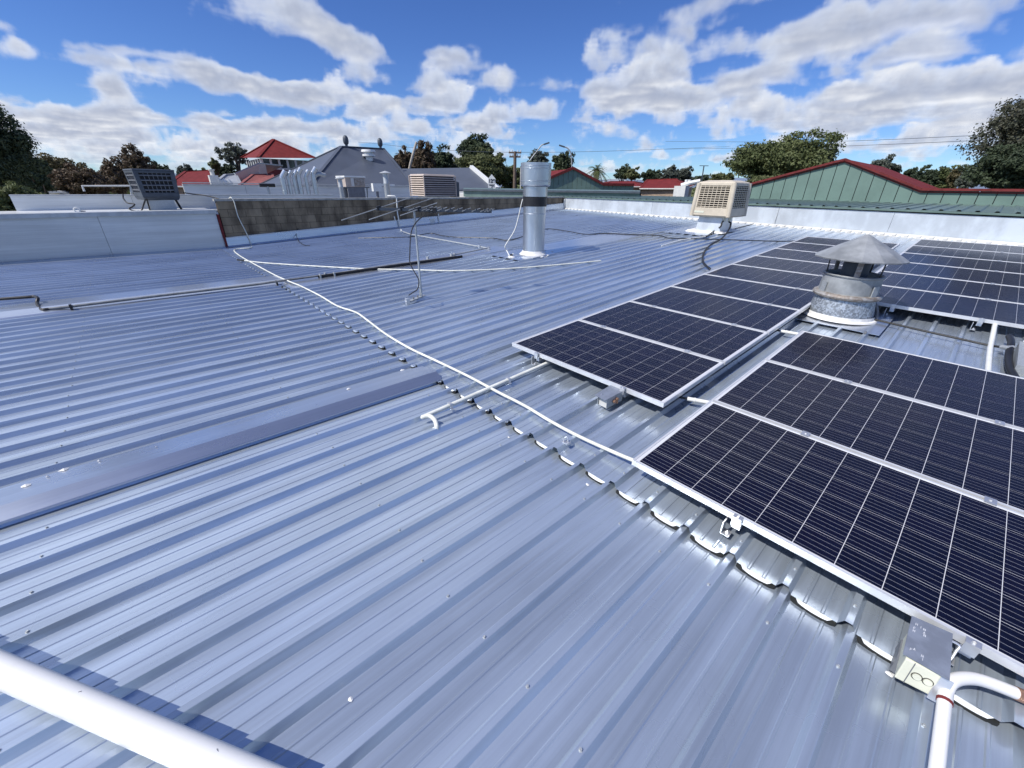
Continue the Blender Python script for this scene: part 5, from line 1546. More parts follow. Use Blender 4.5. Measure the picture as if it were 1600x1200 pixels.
MB().obox(a1 + Vector((.15, 0, .02)), e1 + Vector((.15, 0, .02)), .30, .34).build('barge_board', M['whitepvc'], ext)
MB().obox(a1 + Vector((.15, 0, .02)), b1 + Vector((.15, 0, .02)), .12, .30).build('barge_board', M['whitepvc'], ext)
b = MB()
for s, e_, c2 in ((1, e1, b1), (-1, e0, b0)):
    ap_ = a1 if s == 1 else a0
    b.quadf([(e_.x, e_.y, GZ - .2), (c2.x, c2.y, GZ - .2), (c2.x, c2.y, c2.z - .12), ap_ - Vector((0, 0, .12)), (e_.x, e_.y, e_.z - .12)])
b.quadf([(e0.x, e0.y, GZ - .2), (e1.x, e1.y, GZ - .2), e1 - Vector((0, 0, .12)), e0 - Vector((0, 0, .12))])
b.build('wall', M['offwhite'], ext)

# red pyramid roof with clerestory
pyr = thing('red_roofed_tower', AD(432, 295, 62), 'square lantern building with a tall red pyramid roof over a band of windows', 'building')
D0 = 60
F, Lc, Rc = Vector(AD(403, 246.5, 56)), Vector(AD(377.5, 246.5, 66)), Vector(AD(493, 247, 58))
Rc = F + (Rc - F)
Bc = Lc + Rc - F
apx = (F + Lc + Rc + Bc) / 4; tmp = AD(432.5, 218.5, math.hypot(apx.x - CW[0], apx.y - CW[1])); apx = Vector((apx.x, apx.y, tmp[2]))
b = MB()
for p, q in ((F, Rc), (Rc, Bc), (Bc, Lc), (Lc, F)): b.quadf([p, q, apx])
b.quadf([Lc, Bc, Rc, F]); rf = b.build('roof', M['redroof'], pyr)
hb = MB()
for p in (F, Rc, Bc, Lc): hb.obox(p + Vector((0, 0, .05)), apx + Vector((0, 0, .05)), .3, .08)
hb.build('ridge_capping', M['redroof'], rf)
c = (F + Lc + Rc + Bc) / 4
I = [c + (p - c) * .86 for p in (F, Rc, Bc, Lc)]
zE = F.z; hz = .95
for i in range(4):
    p, q = I[i], I[(i + 1) % 4]; d_ = (q - p).normalized(); n_ = d_.cross(Vector((0, 0, 1)))
    b = MB(); b.obox(Vector((p.x, p.y, zE - hz * .5)), Vector((q.x, q.y, zE - hz * .5)), .06, hz); gl_ = b.build('window_band', M['glass'], pyr)
    k_ = 6
    for j in range(k_ + 1):
        m_ = p + (q - p) * (j / k_); MB().obox(Vector((m_.x, m_.y, zE - hz)), Vector((m_.x, m_.y, zE)), .22, .2, n_).build('mullion', M['offwhite'], gl_)
    MB().obox(Vector((p.x, p.y, zE - hz)), Vector((q.x, q.y, zE - hz)), .2, .16).build('sill', M['offwhite'], gl_)
    MB().obox(Vector((p.x, p.y, (zE - hz + GZ) / 2)), Vector((q.x, q.y, (zE - hz + GZ) / 2)), .12, zE - hz - GZ).build('wall', M['redwall'], pyr)
wing = thing('cream_gable_wing', AD(388, 295, 52), 'cream gable wall with a sloping roof below the red pyramid roof', 'building')
g0, g1, g2 = Vector(AD(368, 272, 50)), Vector(AD(405, 256, 51)), Vector(AD(407.5, 270, 50))
b = MB(); b.hexa([(g0.x, g0.y, GZ), (g2.x, g2.y, GZ), (g2.x - .3, g2.y + .6, GZ), (g0.x - .3, g0.y + .6, GZ), g0, g1, g1 + Vector((-.3, .6, 0)), g0 + Vector((-.3, .6, 0))]); b.build('gable_wall', M['cream'], wing)
b = MB(); o_ = Vector((-4, 3.2, 0)); b.hexa([g0 + Vector((0, 0, .0)), g1, g1 + o_, g0 + o_, g0 + Vector((0, 0, .12)), g1 + Vector((0, 0, .12)), g1 + o_ + Vector((0, 0, .12)), g0 + o_ + Vector((0, 0, .12))]); b.build('roof_slope', M['greyroof'], wing)
hip_house('tile_roofed_house', 'house with a faded red hipped roof below the cream gable', [AD(372, 291, 44), AD(432, 292, 43), AD(452, 289, 58), AD(352, 289, 58)], [AD(395, 273, 50), AD(425, 272, 52)], M['brownred'], M['brick'])
hip_house('tile_roofed_house', 'grey sheet roofed house below the cream gable with white flues before it', [AD(330, 291, 46), AD(378, 291, 45), AD(385, 289, 56), AD(330, 289, 56)], [AD(352, 273, 50), AD(368, 272, 51)], M['greyroof'], M['brick'])
hip_house('red_roofed_house', 'long red roofed house beyond the charcoal cooler', [AD(262, 290, 52), AD(335, 291, 50), AD(352, 286, 66), AD(262, 286, 68)], [AD(290, 268, 58), AD(326, 266, 58)], M['redroof'], M['brick'])
for k, (px, lab) in enumerate(((347, 'white flue nearest the tall white chimney'), (354, 'middle white flue of three before the grey roof'), (361, 'white flue of three farthest from the tall white chimney'))):
    p = Vector(AD(px, 289, 40)); p.z = GZ
    zt_ = float(AD(px, 281 + k * .6, 40)[2])
    t_ = thing('white_flue', p, lab, 'flue', 'three white flues before the grey roof')
    MB().tube([p, Vector((p.x, p.y, zt_ - .15)), Vector((p.x - .1, p.y - .15, zt_))], .16, 10).build('pipe', M['whitepvc'], t_, True)
p = Vector(AD(337, 290, 40)); z_ = float(AD(337, 274, 40)[2])
t_ = thing('white_chimney', (p.x, p.y, GZ), 'square white chimney with a small pot before the red roofed house', 'chimney')
MB().box(p.x - .28, p.x + .28, p.y - .28, p.y + .28, GZ, z_).build('stack', M['whitepvc'], t_)
MB().lathe([(.14, z_), (.14, z_ + .3), (.2, z_ + .32), (.2, z_ + .4)], 10, (p.x, p.y, 0)).build('pot', M['offwhite'], t_, True)
hip_house('red_roofed_house', 'red hip roofed house seen to one side of the cream cooler', [AD(1000, 294, 62), AD(1072, 294, 58), AD(1085, 289, 72), AD(1002, 289, 76)], [AD(1012, 281, 67), AD(1056, 279.5, 65)], M['redroof'], M['brick'])
hip_house('red_roofed_house', 'low red roof just beyond the smaller green gable', [AD(940, 291, 66), AD(1002, 291, 66), AD(1005, 286, 80), AD(940, 286, 80)], [AD(955, 283.5, 72), AD(990, 283.5, 72)], M['redroof'], M['brick'])
hip_house('cream_roofed_house', 'distant house with a pale cream roof behind the red hip roof', [AD(1030, 286, 95), AD(1080, 286, 92), AD(1085, 284, 108), AD(1030, 284, 110)], [AD(1040, 277.5, 100), AD(1072, 277.5, 99)], M['paleroof'], M['offwhite'])
hip_house('grey_roofed_house', 'distant house with a pale grey roof at the foot of the palm', [AD(940, 287, 98), AD(985, 287, 98), AD(985, 284, 112), AD(940, 284, 112)], [AD(950, 280.5, 104), AD(975, 280.5, 104)], M['greyroof'], M['offwhite'])

# smaller green gable behind the flue
gb2 = thing('green_gable_building', AD(897, 297, 46), 'smaller green clad building with a red edged gable behind the flue', 'building')
D1 = 46
pL, pT, pK, pR_ = [Vector(AD(px, py, d_)) for px, py, d_ in ((850, 283, 44), (896.5, 263.5, 45), (944, 289, 46), (991, 289.5, 47.5))]
zl = float(AD(900, 298, 45)[2])
segs = [(pL, pT), (pT, pK), (pK, pR_)]
for a, c_ in segs:
    n_ = max(1, int(round((c_ - a).length / .5)))
    for i in range(n_):
        p = a + (c_ - a) * (i / n_); q = a + (c_ - a) * ((i + 1) / n_ - .06 / n_)
        d_ = (q - p); nn = Vector((-d_.y, d_.x, 0)).normalized() * .06
        b = MB(); b.hexa([(p.x, p.y, zl - 2), (q.x, q.y, zl - 2), (q.x + nn.x, q.y + nn.y, zl - 2), (p.x + nn.x, p.y + nn.y, zl - 2), (p.x, p.y, p.z), (q.x, q.y, q.z), (q.x + nn.x, q.y + nn.y, q.z), (p.x + nn.x, p.y + nn.y, p.z)])
        b.build('cladding_panel', M['green'], gb2)
    MB().obox(a + Vector((0, -.1, .05)), c_ + Vector((0, -.1, .05)), .22, .22).build('barge_capping', M['redtrim'], gb2)
b = MB()
for a, c_ in segs:
    d_ = c_ - a; nn = Vector((-d_.y, d_.x, 0)).normalized()
    b.hexa([a + nn * .07 - Vector((0, 0, .1)), c_ + nn * .07 - Vector((0, 0, .1)), c_ + nn * 8 - Vector((0, 0, .1)), a + nn * 8 - Vector((0, 0, .1)), a + nn * .07, c_ + nn * .07, c_ + nn * 8, a + nn * 8])
b.build('roof', M['redroof'], gb2)
dd = (pR_ - pL); nn = Vector((-dd.y, dd.x, 0)).normalized()
b = MB(); b.hexa([Vector((pL.x, pL.y, GZ)) + nn * .1, Vector((pR_.x, pR_.y, GZ)) + nn * .1, Vector((pR_.x, pR_.y, GZ)) + nn * 7.8, Vector((pL.x, pL.y, GZ)) + nn * 7.8, Vector((pL.x, pL.y, zl)) + nn * .1, Vector((pR_.x, pR_.y, zl)) + nn * .1, Vector((pR_.x, pR_.y, zl)) + nn * 7.8, Vector((pL.x, pL.y, zl)) + nn * 7.8])
b.build('wall', M['green'], gb2)

# white sign with the number 129
sp_ = Vector(AD(768.5, 296, 33)); 
vdir = Vector((CW[0] - sp_.x, CW[1] - sp_.y, 0)).normalized(); vr = Vector((-vdir.y, vdir.x, 0))
kk_ = depth(sp_) / FPX
sg = thing('number_sign', (sp_.x, sp_.y, GZ), 'white house shaped sign with the black number 129', 'sign')
zt_ = float(AD(768.5, 272, 33)[2]); zs_ = float(AD(768.5, 279, 33)[2]); zb2 = float(AD(768.5, 293.5, 33)[2])
hw = 5.6 * kk_
prof = [(-hw, zb2), (hw, zb2), (hw, zs_), (0, zt_), (-hw, zs_)]
b = MB()
fr_ = [sp_ * 1 + vr * u for u, z in prof]; fr_ = [Vector((p.x, p.y, z)) for p, (u, z) in zip(fr_, prof)]
bk_ = [p - vdir * .12 for p in fr_]
b.quadf(fr_); b.quadf(bk_[::-1])
for i in range(5): b.quadf([fr_[i], bk_[i], bk_[(i + 1) % 5], fr_[(i + 1) % 5]])
board = b.build('board', M['whitepvc'], sg)
MB().obox((sp_.x - vdir.x * .06, sp_.y - vdir.y * .06, GZ), (sp_.x - vdir.x * .06, sp_.y - vdir.y * .06, zb2 + .2), .12, .12).build('post', M['grille'], sg)
cu = bpy.data.curves.new('number', 'FONT'); cu.body = '129'; cu.align_x = 'CENTER'; cu.size = hw * 1.22; cu.extrude = .004; cu.offset = .012
tmpo = bpy.data.objects.new('number', cu); COL.objects.link(tmpo)
dg = bpy.context.evaluated_depsgraph_get(); me = bpy.data.meshes.new_from_object(tmpo.evaluated_get(dg)); bpy.data.objects.remove(tmpo)
me.materials.clear(); me.materials.append(M['ink'])
xax, yax, zax = vr, Vector((0, 0, 1)), vdir
m_ = Matrix((xax, yax, zax)).transposed()
o_ = Vector((sp_.x, sp_.y, zs_ - (zs_ - zb2) * .43)) + vdir * .008
base_ = Vector(WORLD_LOC[sg.name])
for v in me.vertices: v.co = m_ @ v.co + o_ - base_
num = bpy.data.objects.new('number', me); COL.objects.link(num); num.parent = board
for (zf, w0, w1) in ((.66, -.8, .8), (.74, -.7, .6), (.88, .05, .8)):
    z_ = zs_ - (zs_ - zb2) * zf
    p = Vector((sp_.x, sp_.y, z_)) + vdir * .006
    MB().obox(p + vr * hw * w0, p + vr * hw * w1, .01, hw * .12).build('printed_line', M['ink'], board)

# pole with crossarms, street lamps, wires
pb_ = Vector(AD(804, 296, 46)); 
pl = thing('utility_pole', (pb_.x, pb_.y, GZ), 'timber utility pole with two short crossarms rising beside the flue', 'pole')
zt_ = float(AD(803, 236.5, 46)[2])
MB().tube([(pb_.x, pb_.y, GZ), (pb_.x, pb_.y, zt_)], [.22, .15], 10).build('post', M['timber'], pl, True)
kq = depth(pb_) / FPX
for py, w in ((238.5, 9.5), (245, 8.5)):
    z_ = float(AD(803, py, 46)[2]); c = Vector((pb_.x, pb_.y, z_)) 
    a = MB().obox(c - vr * w * kq, c + vr * w * kq, .14, .14).build('crossarm', M['timber'], pl)
    for t in (-.9, -.45, .45, .9): MB().lathe([(.05, .07), (.06, .16), (.03, .24)], 6, tuple(c + vr * w * kq * t)).build('insulator', M['offwhite'], a)
MB().tube([(pb_.x + .9, pb_.y, GZ), (pb_.x + .9, pb_.y, float(AD(806, 262, 46)[2]))], .06, 6).build('conduit', M['offwhite'], pl)
for (bx_, by_, path, lab) in ((820, 292, ((822, 260), (830, 248), (840, 235), (846, 227), (852, 225)), 'slender street lamp leaning over the open top of the flue'), (893, 268, ((893.5, 262), (893, 248), (891, 237), (886, 231), (880, 229)), 'street lamp with a curved arm above the smaller green gable')):
    B_ = Vector(AD(bx_, by_, 60)); lt = thing('street_lamp', (B_.x, B_.y, GZ), lab, 'street lamp')
    P_ = [Vector((B_.x, B_.y, GZ))] + [Vector(AD(a, c, 60)) for a, c in path]
    MB().tube([P_[0]] + smooth_path(P_[1:], 3), .075, 8).build('pole', M['galvdull'], lt, True)
    d_ = (P_[-1] - P_[-2]).normalized()
    MB().obox(P_[-1] - d_ * .2, P_[-1] + d_ * .55, .28, .16).build('lamp_head', M['charcoal'], lt)
GW = 'overhead power lines'
for k, (pts_, lab) in enumerate((
        (((560, 222, 70), (803, 238, 46), (1140, 229, 90)), 'thin overhead wire passing the top of the timber pole'),
        (((1040, 221, 75), (1270, 221.5, 60), (1540, 211, 46), (1700, 203, 44)), 'upper thin overhead wire sagging towards the big gum tree'),
        (((1040, 233, 75), (1270, 229.5, 60), (1540, 219, 46), (1700, 212, 44)), 'lower thin overhead wire sagging towards the big gum tree'))):
    P_ = [Vector(AD(*q)) for q in pts_]
    hose('power_line', P_, .016, M['charcoal'], lab, 'wire', 8, 4, GW)
lm = thing('light_mast', (0, 0, 0), 'slim dark mast with a short crosspiece behind the cream cooler', 'mast')
B_ = Vector(AD(1099, 290, 55)); T_ = Vector(AD(1100, 259, 55))
lm.location = (B_.x, B_.y, GZ); WORLD_LOC[lm.name] = (B_.x, B_.y, GZ)
MB().tube([(B_.x, B_.y, GZ), tuple(T_)], .06, 6).build('mast', M['charcoal'], lm); MB().obox(T_ - vr * .5, T_ + vr * .5, .06, .06).build('crosspiece', M['charcoal'], lm)
wt_ = thing('white_pipes', AD(1072, 286, 24), 'cluster of white pipes sloping beside the cream cooler', 'pipe')
B_ = Vector(AD(1066, 289.5, 24))
MB().tube([AD(1064, 290, 24), AD(1078, 286, 24), AD(1094, 283, 24)], .10, 8).build('pipe', M['whitepvc'], wt_, True)
for px in (1072, 1077): MB().tube([AD(px, 288, 24), AD(px + .5, 280.5, 24)], .07, 8).build('upright_pipe', M['whitepvc'], wt_)
MB().box(B_.x - .3, B_.x + .3, B_.y - .2, B_.y + .2, GZ, B_.z - .03).build('pier', M['offwhite'], wt_)
for q in ((992, 298), (1023, 298.5)):
    pass
ws = thing('shade_roof', AD(90, 304, 30), 'white curved sheet roof half hidden behind the rear parapet', 'roof')
a, c_ = Vector(AD(64, 303.5, 30)), Vector(AD(114, 304, 32)); m_ = (a + c_) / 2 + Vector((0, 0, .16))
b = MB(); dp = Vector((-2.5, .3, 0))
P_ = [a, (a + m_) / 2 + Vector((0, 0, .05)), m_, (c_ + m_) / 2 + Vector((0, 0, .05)), c_]
for p, q in zip(P_, P_[1:]): b.hexa([p - Vector((0, 0, .1)), q - Vector((0, 0, .1)), q + dp - Vector((0, 0, .1)), p + dp - Vector((0, 0, .1)), p, q, q + dp, p + dp])
b.build('sheet', M['whitepvc'], ws)
for p in (a, c_): MB().tube([(p.x - .2, p.y, GZ), (p.x - .2, p.y, p.z - .08)], .07, 6).build('post', M['grille'], ws)


# ------------------------------------------------------------------ trees
def crown_mesh(rng, c, rx, ry, rz, nl, nleaf, size, lobes_up=.5, droop=0.0, gap=.0, shape='round', stretch=1.0):
    """leaf cards gathered on many small clumps spread through an uneven crown"""
    V = []
    cl = []
    while len(cl) < nl:
        p = rng.normal(size=3); p /= np.linalg.norm(p)
        r = rng.uniform(.1, 1.0) ** .5 * .93
        p = p * r
        if shape == 'cone':
            t = (p[2] + 1) / 2; p[0] *= (1.05 - .75 * t); p[1] *= (1.05 - .75 * t)
        if shape == 'flat' and p[2] < -.2: p[2] *= .4
        wob = 1 + .22 * math.sin(3.1 * p[0] + c[0]) * math.cos(2.7 * p[1] + c[1]) + .12 * math.sin(7 * p[2] + 5 * p[0] + c[1])
        cl.append(p * wob)
    cl = np.array(cl)
    R0 = (rx + ry + rz) / 3
    per = max(6, nleaf // nl)
    cr = rng.uniform(.09, .22, nl) * (1 if nl > 100 else 1.25)
    ids = np.repeat(np.arange(nl), per)
    d = rng.normal(size=(len(ids), 3)); d /= np.linalg.norm(d, axis=1)[:, None]
    rad = rng.uniform(.45, 1.0, len(ids)) ** .5
    pos = cl[ids] + d * (cr[ids] * rad)[:, None] * np.array([1, 1, .8]) + rng.normal(size=(len(ids), 3)) * .035
    pos = pos * np.array([rx, ry, rz])
    if droop: pos[:, 2] -= droop * rz * (np.hypot(pos[:, 0] / rx, pos[:, 1] / ry) ** 2)
    if gap:
        keep = rng.uniform(size=len(pos)) > gap * (np.sin(pos[:, 0] * 5 / rx + 1) * np.sin(pos[:, 2] * 6 / rz) > .2)
        pos = pos[keep]; d = d[keep]
    n = len(pos)
    nrm = d + rng.normal(size=(n, 3)) * .55 + np.array([0, 0, .25]); nrm /= np.linalg.norm(nrm, axis=1)[:, None]
    a = np.cross(nrm, rng.normal(size=(n, 3))); a /= np.linalg.norm(a, axis=1)[:, None]
    b_ = np.cross(nrm, a)
    s = size * rng.uniform(.55, 1.3, n)
    sa, sb_ = a * (s * stretch)[:, None], b_ * (s * .62)[:, None]
    pos = pos + np.array(c)
    q = np.stack([pos - sa, pos - sb_ * .9 + sa * .1, pos + sa, pos + sb_ * .9 - sa * .1], axis=1).reshape(-1, 3)
    me = bpy.data.meshes.new('crown')
    me.vertices.add(len(q)); me.vertices.foreach_set('co', q.astype(np.float32).ravel())
    me.loops.add(len(q)); me.loops.foreach_set('vertex_index', np.arange(len(q), dtype=np.int32))
    me.polygons.add(n); me.polygons.foreach_set('loop_start', np.arange(0, len(q), 4, dtype=np.int32)); me.polygons.foreach_set('loop_total', np.full(n, 4, dtype=np.int32))
    me.update(calc_edges=True); me.validate()
    return me, cl * np.array([rx, ry, rz]) + np.array(c)


def tree(name, label, px, ytop, hw, D, leaf, ybot=300, nl=60, dens=1.0, trunk='bark', shape='round', gap=0.0, cat='tree', stretch=1.0, lean=0.0, seed=None, group=None, droop=0, tsize=1.95):
    base = Vector(AD(px, 300, D)); base.z = GZ
    k = depth(base) / FPX
    top_ = float(AD(px, ytop, D)[2]); bot = float(AD(px, ybot, D)[2])
    rz = (top_ - bot) / 2 * .92; rx = hw * k * .92
    c = (base.x, base.y, (top_ + bot) / 2)
    rng = np.random.default_rng(seed if seed is not None else abs(int(px * 7 + ytop)))
    area = hw * 2 * (ybot - ytop) * .41
    nleaf = int(min(40000, max(2500, area * 9.0 * dens)))
    size = tsize * 1.5625 * k * .62 * (1.0 if area > 1500 else .9)
    me, clumps = crown_mesh(rng, (0, 0, c[2] - GZ), rx, rx * .9, rz, int(nl * 4.0), nleaf, size, gap=gap, shape=shape, stretch=stretch, droop=droop)
    me.materials.append(LEAF[leaf])
    t = thing(name, base, label, cat, group)
    cr = bpy.data.objects.new('crown', me); COL.objects.link(cr); cr.parent = t
    tr_ = MB()
    hgt = c[2] - GZ
    r0 = max(.10, min(.5, hgt * .028))
    tr_.tube(smooth_path([base, base + Vector((rng.uniform(-.2, .2), rng.uniform(-.2, .2), hgt * .45)), base + Vector((lean, 0, hgt)), base + Vector((lean * 1.3, 0, hgt + rz * .7))], 4), [r0 - r0 * .8 * i / 12 for i in range(13)], 8)
    for i in range(7):
        q = clumps[rng.integers(len(clumps))]; p0 = base + Vector((lean * .8, 0, hgt * rng.uniform(.62, .95)))
        q = base + Vector(q)
        m2 = (p0 + q) / 2 + Vector((0, 0, -.1 * rz))
        tr_.tube(smooth_path([p0, m2, q], 3), [r0 * .4, r0 * .34, r0 * .28, r0 * .22, r0 * .18, r0 * .12, r0 * .08], 6)
    tr_.build('trunk', M[trunk], t, True)
    return t


TR = [
    ('conifer', 'very dark dense conifer towering over the end of the clad parapet', 4, 130, 56, 22, 'dark', 322, 90, 1.3, {}),
    ('shrub', 'dark green bushy shrub at the foot of the dark conifer', 22, 285, 40, 20, 'green', 345, 40, 1.0, {'stretch': 1.5}),
    ('bushy_tree', 'dark rounded tree tucked against the dark conifer', 62, 232, 26, 30, 'dark', 310, 46, 1, {}),
    ('bushy_tree', 'broad golden green tree between the dark conifer and the handrail', 104, 240, 40, 38, 'gold', 308, 60, 1, {}),
    ('bushy_tree', 'low brownish tree in front of the broad golden green tree', 128, 256, 44, 33, 'brown', 312, 56, 1, {}),
    ('bushy_tree', 'brownish round headed tree standing clear of the charcoal cooler', 190, 247, 20, 40, 'brown', 306, 44, 1, {}),
    ('she_oak', 'reddish brown flat topped tree directly behind the charcoal cooler', 228, 231, 26, 42, 'brown', 300, 52, 1, {'shape': 'flat'}),
    ('bushy_tree', 'small dark tree beside the reddish brown flat topped tree', 262, 250, 17, 46, 'dark', 300, 34, 1, {}),
    ('bushy_tree', 'small distant grey green tree above the red roofed house', 300, 256, 17, 85, 'grey', 292, 30, 1, {}),
    ('bushy_tree', 'small distant tree with a pale gap beside it, above the red roofed house', 322, 261, 14, 90, 'green', 292, 26, 1, {}),
    ('gum_tree', 'open crowned gum tree leaning out beside the red pyramid roof', 379, 223, 24, 72, 'grey', 262, 26, .55, {'gap': .5, 'lean': 1.0}),
    ('gum_tree', 'small ball headed gum tree in front of the open crowned gum', 347, 247, 8, 66, 'green', 272, 14, .9, {}),
    ('bushy_tree', 'dark tree mass below the open crowned gum', 362, 255, 20, 70, 'dark', 290, 34, 1, {}),
    ('she_oak', 'brown drooping she oak nearest the dark hall', 634, 231, 17, 52, 'brown', 285, 40, 1, {'stretch': 1.8}),
    ('she_oak', 'tall brown drooping she oak with a pale leaning trunk before it', 665, 221, 20, 50, 'brown', 285, 48, 1, {'stretch': 1.8}),
    ('bushy_tree', 'dark green rounded tree just behind the brown she oaks', 692, 229, 22, 58, 'dark', 282, 44, 1, {}),
    ('bushy_tree', 'small grey green tree between the she oaks and the tallest dark tree', 708, 243, 15, 60, 'grey', 284, 30, 1, {}),
    ('bushy_tree', 'tallest dark dense tree, standing left of the timber pole', 744, 207, 31, 56, 'dark', 275, 80, 1.2, {}),
    ('bushy_tree', 'olive green tree in front of the tallest dark tree', 752, 233, 42, 48, 'olive', 292, 70, 1.1, {}),
    ('bushy_tree', 'olive tree behind the number sign', 792, 254, 26, 50, 'green', 296, 44, 1, {}),
    ('bushy_tree', 'green tree behind the timber pole and flue', 824, 250, 22, 54, 'olive', 298, 44, 1, {}),
    ('gum_tree', 'airy gum tree showing over the open top of the flue', 838, 233, 19, 66, 'grey', 264, 24, .7, {'gap': .4}),
    ('gum_tree', 'round headed gum tree behind the curved street lamp', 877, 234, 19, 64, 'dark', 282, 40, 1, {'gap': .15}),
    ('bushy_tree', 'low olive tree beside the flue, before the smaller green gable', 866, 262, 18, 52, 'olive', 290, 30, 1, {}),
    ('bushy_tree', 'dark layered conifer past the palm', 970, 258, 15, 84, 'dark', 288, 34, 1, {'shape': 'flat'}),
    ('bushy_tree', 'olive conifer beside the dark layered conifer', 984, 260, 13, 82, 'olive', 288, 32, 1, {'shape': 'flat'}),
    ('bushy_tree', 'dark domed tree above the red hip roof', 1014, 262, 18, 88, 'dark', 288, 34, 1, {}),
    ('bushy_tree', 'pale green feathery tree near the distant cream roof', 1042, 258, 13, 86, 'grey', 288, 30, .9, {'stretch': 1.6}),
    ('bushy_tree', 'second pale green feathery tree near the slim mast', 1062, 260, 14, 90, 'grey', 288, 30, .9, {'stretch': 1.6}),
    ('bushy_tree', 'low dark tree below the blue hills', 1090, 272, 18, 100, 'dark', 290, 26, 1, {}),
    ('bushy_tree', 'low olive tree at the edge of the large spreading tree', 1122, 268, 20, 70, 'olive', 292, 34, 1, {}),
    ('spreading_tree', 'large spreading olive green tree rising behind the big green gable', 1203, 210, 76, 50, 'green', 292, 130, 1.1, {'gap': .12}),
    ('spreading_tree', 'small sparse sapling at the fringe of the large spreading tree', 1270, 228, 16, 49, 'grey', 275, 22, .6, {'gap': .4}),
    ('bushy_tree', 'low fern green shrub under the large spreading tree', 1200, 272, 38, 44, 'olive', 298, 34, 1, {'stretch': 1.8}),
    ('gum_tree', 'round gum tree just showing over the slope of the big green gable', 1364, 243, 24, 60, 'grey', 285, 44, 1, {}),
    ('bushy_tree', 'dark domed tree next to the row of dark conifers', 1418, 258, 18, 70, 'dark', 296, 36, 1, {}),
    ('conifer', 'dark narrow conifer at the start of the row above the red capping', 1446, 260, 15, 62, 'dark', 298, 34, 1, {}),
    ('conifer', 'second dark conifer of the row above the red capping', 1466, 257, 15, 62, 'green', 298, 34, 1, {}),
    ('bushy_tree', 'pale brownish leafy tree between dark conifers and the big gum', 1483, 256, 11, 60, 'gold', 298, 28, .9, {}),
    ('bushy_tree', 'grey green shrub at the foot of the big gum', 1502, 262, 14, 58, 'grey', 300, 28, 1, {}),
    ('gum_tree', 'big dark gum tree towering at the end of the red capping', 1584, 122, 84, 36, 'gum', 300, 130, 1.0, {'gap': .3}),
    ('gum_tree', 'upper leaning bough mass of a gum rising above the big dark gum', 1612, 62, 58, 38, 'gum', 195, 60, .9, {'gap': .4}),
    ('bushy_tree', 'dense dark undertree at the foot of the big dark gum', 1560, 215, 50, 34, 'dark', 305, 70, 1.1, {}),
]
for (nm, lab, px, yt, hw, D, lf, yb, nl, dn, kw) in TR:
    tree(nm, lab, px, yt, hw, D, lf, yb, nl, dn, **kw)

# pale leaning trunk in front of the she oaks
o = hose('bare_trunk', [Vector(AD(634, 300, 47)) * 1, AD(640, 262, 47), AD(648, 232, 47), AD(651, 222, 47)], .13, M['palebark'], 'pale bare leaning trunk in front of the brown she oaks', 'trunk', 4, 8)
b0_ = Vector(AD(634, 300, 47)); MB().tube([(b0_.x, b0_.y, GZ), tuple(b0_)], .16, 8).build('lower_trunk', M['palebark'], o, True)

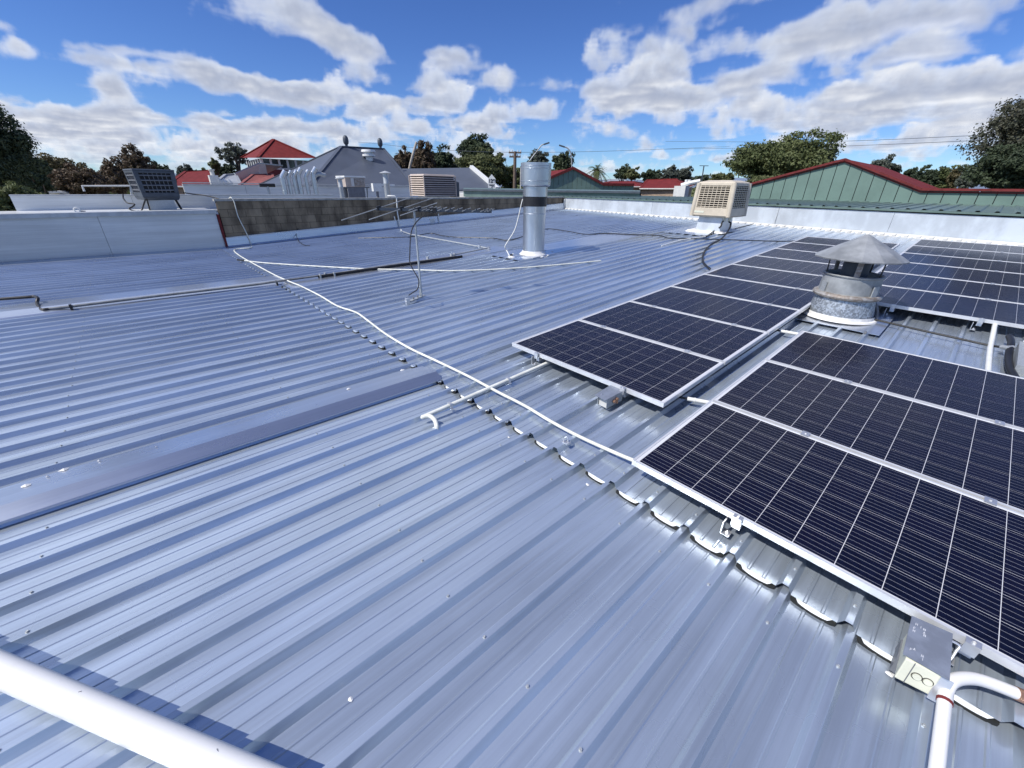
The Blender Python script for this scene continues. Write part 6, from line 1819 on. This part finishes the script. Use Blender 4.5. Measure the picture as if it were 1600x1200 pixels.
# palm
pb_ = Vector(AD(930, 292, 60)); kp = depth(pb_) / FPX
pal = thing('palm_tree', (pb_.x, pb_.y, GZ), 'shaggy palm tree behind the smaller green gable', 'palm')
zc_ = float(AD(930, 266, 60)[2])
MB().tube([(pb_.x, pb_.y, GZ), (pb_.x, pb_.y, zc_)], [.4, .33], 10).build('trunk', M['bark'], pal, True)
rp_ = random.Random(8)
frd = MB()
for i in range(46):
    a = rp_.uniform(0, 6.283); el = rp_.uniform(-.5, 1.35); ln = rp_.uniform(17, 24) * kp
    d = Vector((math.cos(a) * math.cos(el), math.sin(a) * math.cos(el), math.sin(el)))
    P_ = []
    for s in range(6):
        t = s / 5; P_.append(Vector((pb_.x, pb_.y, zc_)) + d * ln * t + Vector((0, 0, -ln * .55 * t * t)))
    for s in range(5):
        p, q = P_[s], P_[s + 1]; dr = (q - p).normalized(); sd = dr.cross(Vector((0, 0, 1)))
        if sd.length < .05: sd = Vector((1, 0, 0))
        sd.normalize(); w = ln * .16 * (1 - .5 * s / 5)
        for m in range(3):
            c0_ = p + (q - p) * (m / 3); tip = dr * w * .8 - Vector((0, 0, w * .35))
            for sg_ in (-1, 1):
                frd.quadf([c0_, c0_ + (q - p) * .2, c0_ + sd * sg_ * w + tip, c0_ + sd * sg_ * w * .9 + tip * .8])
frd.build('crown', LEAF['green'], pal)

# far wooded suburbs that read as one mass
far = []
rng = np.random.default_rng(77)
V = []; 
nF = 16000
az0, az1 = math.radians(-118), math.radians(38)
ang = rng.uniform(az0, az1, nF); Dd = rng.uniform(110, 420, nF)
clump = np.sin(ang * 60) * .5 + np.sin(ang * 143 + Dd * .01) * .5
hh = (rng.uniform(0, 1, nF) ** .7) * (5.6 + 2.2 * clump) * (.75 + Dd / 700)
pos = np.stack([CW[0] + np.sin(ang) * Dd, CW[1] + np.cos(ang) * Dd, GZ + hh], 1)
nr = rng.normal(size=(nF, 3)); nr /= np.linalg.norm(nr, axis=1)[:, None]
a_ = np.cross(nr, rng.normal(size=(nF, 3))); a_ /= np.linalg.norm(a_, axis=1)[:, None]; b_ = np.cross(nr, a_)
s_ = (.55 + Dd / 330)[:, None] * rng.uniform(.6, 1.3, (nF, 1))
q = np.stack([pos - a_ * s_, pos - b_ * s_ * .7, pos + a_ * s_, pos + b_ * s_ * .7], 1).reshape(-1, 3)
me = bpy.data.meshes.new('far_treeline')
me.vertices.add(len(q)); me.vertices.foreach_set('co', q.astype(np.float32).ravel())
me.loops.add(len(q)); me.loops.foreach_set('vertex_index', np.arange(len(q), dtype=np.int32))
me.polygons.add(nF); me.polygons.foreach_set('loop_start', np.arange(0, len(q), 4, dtype=np.int32)); me.polygons.foreach_set('loop_total', np.full(nF, 4, dtype=np.int32))
me.update(calc_edges=True)
me.materials.append(LEAF['green'])
o = bpy.data.objects.new('far_treeline', me); COL.objects.link(o); tag(o, 'hazy belt of distant suburban trees below the hills', 'trees', kind='stuff')
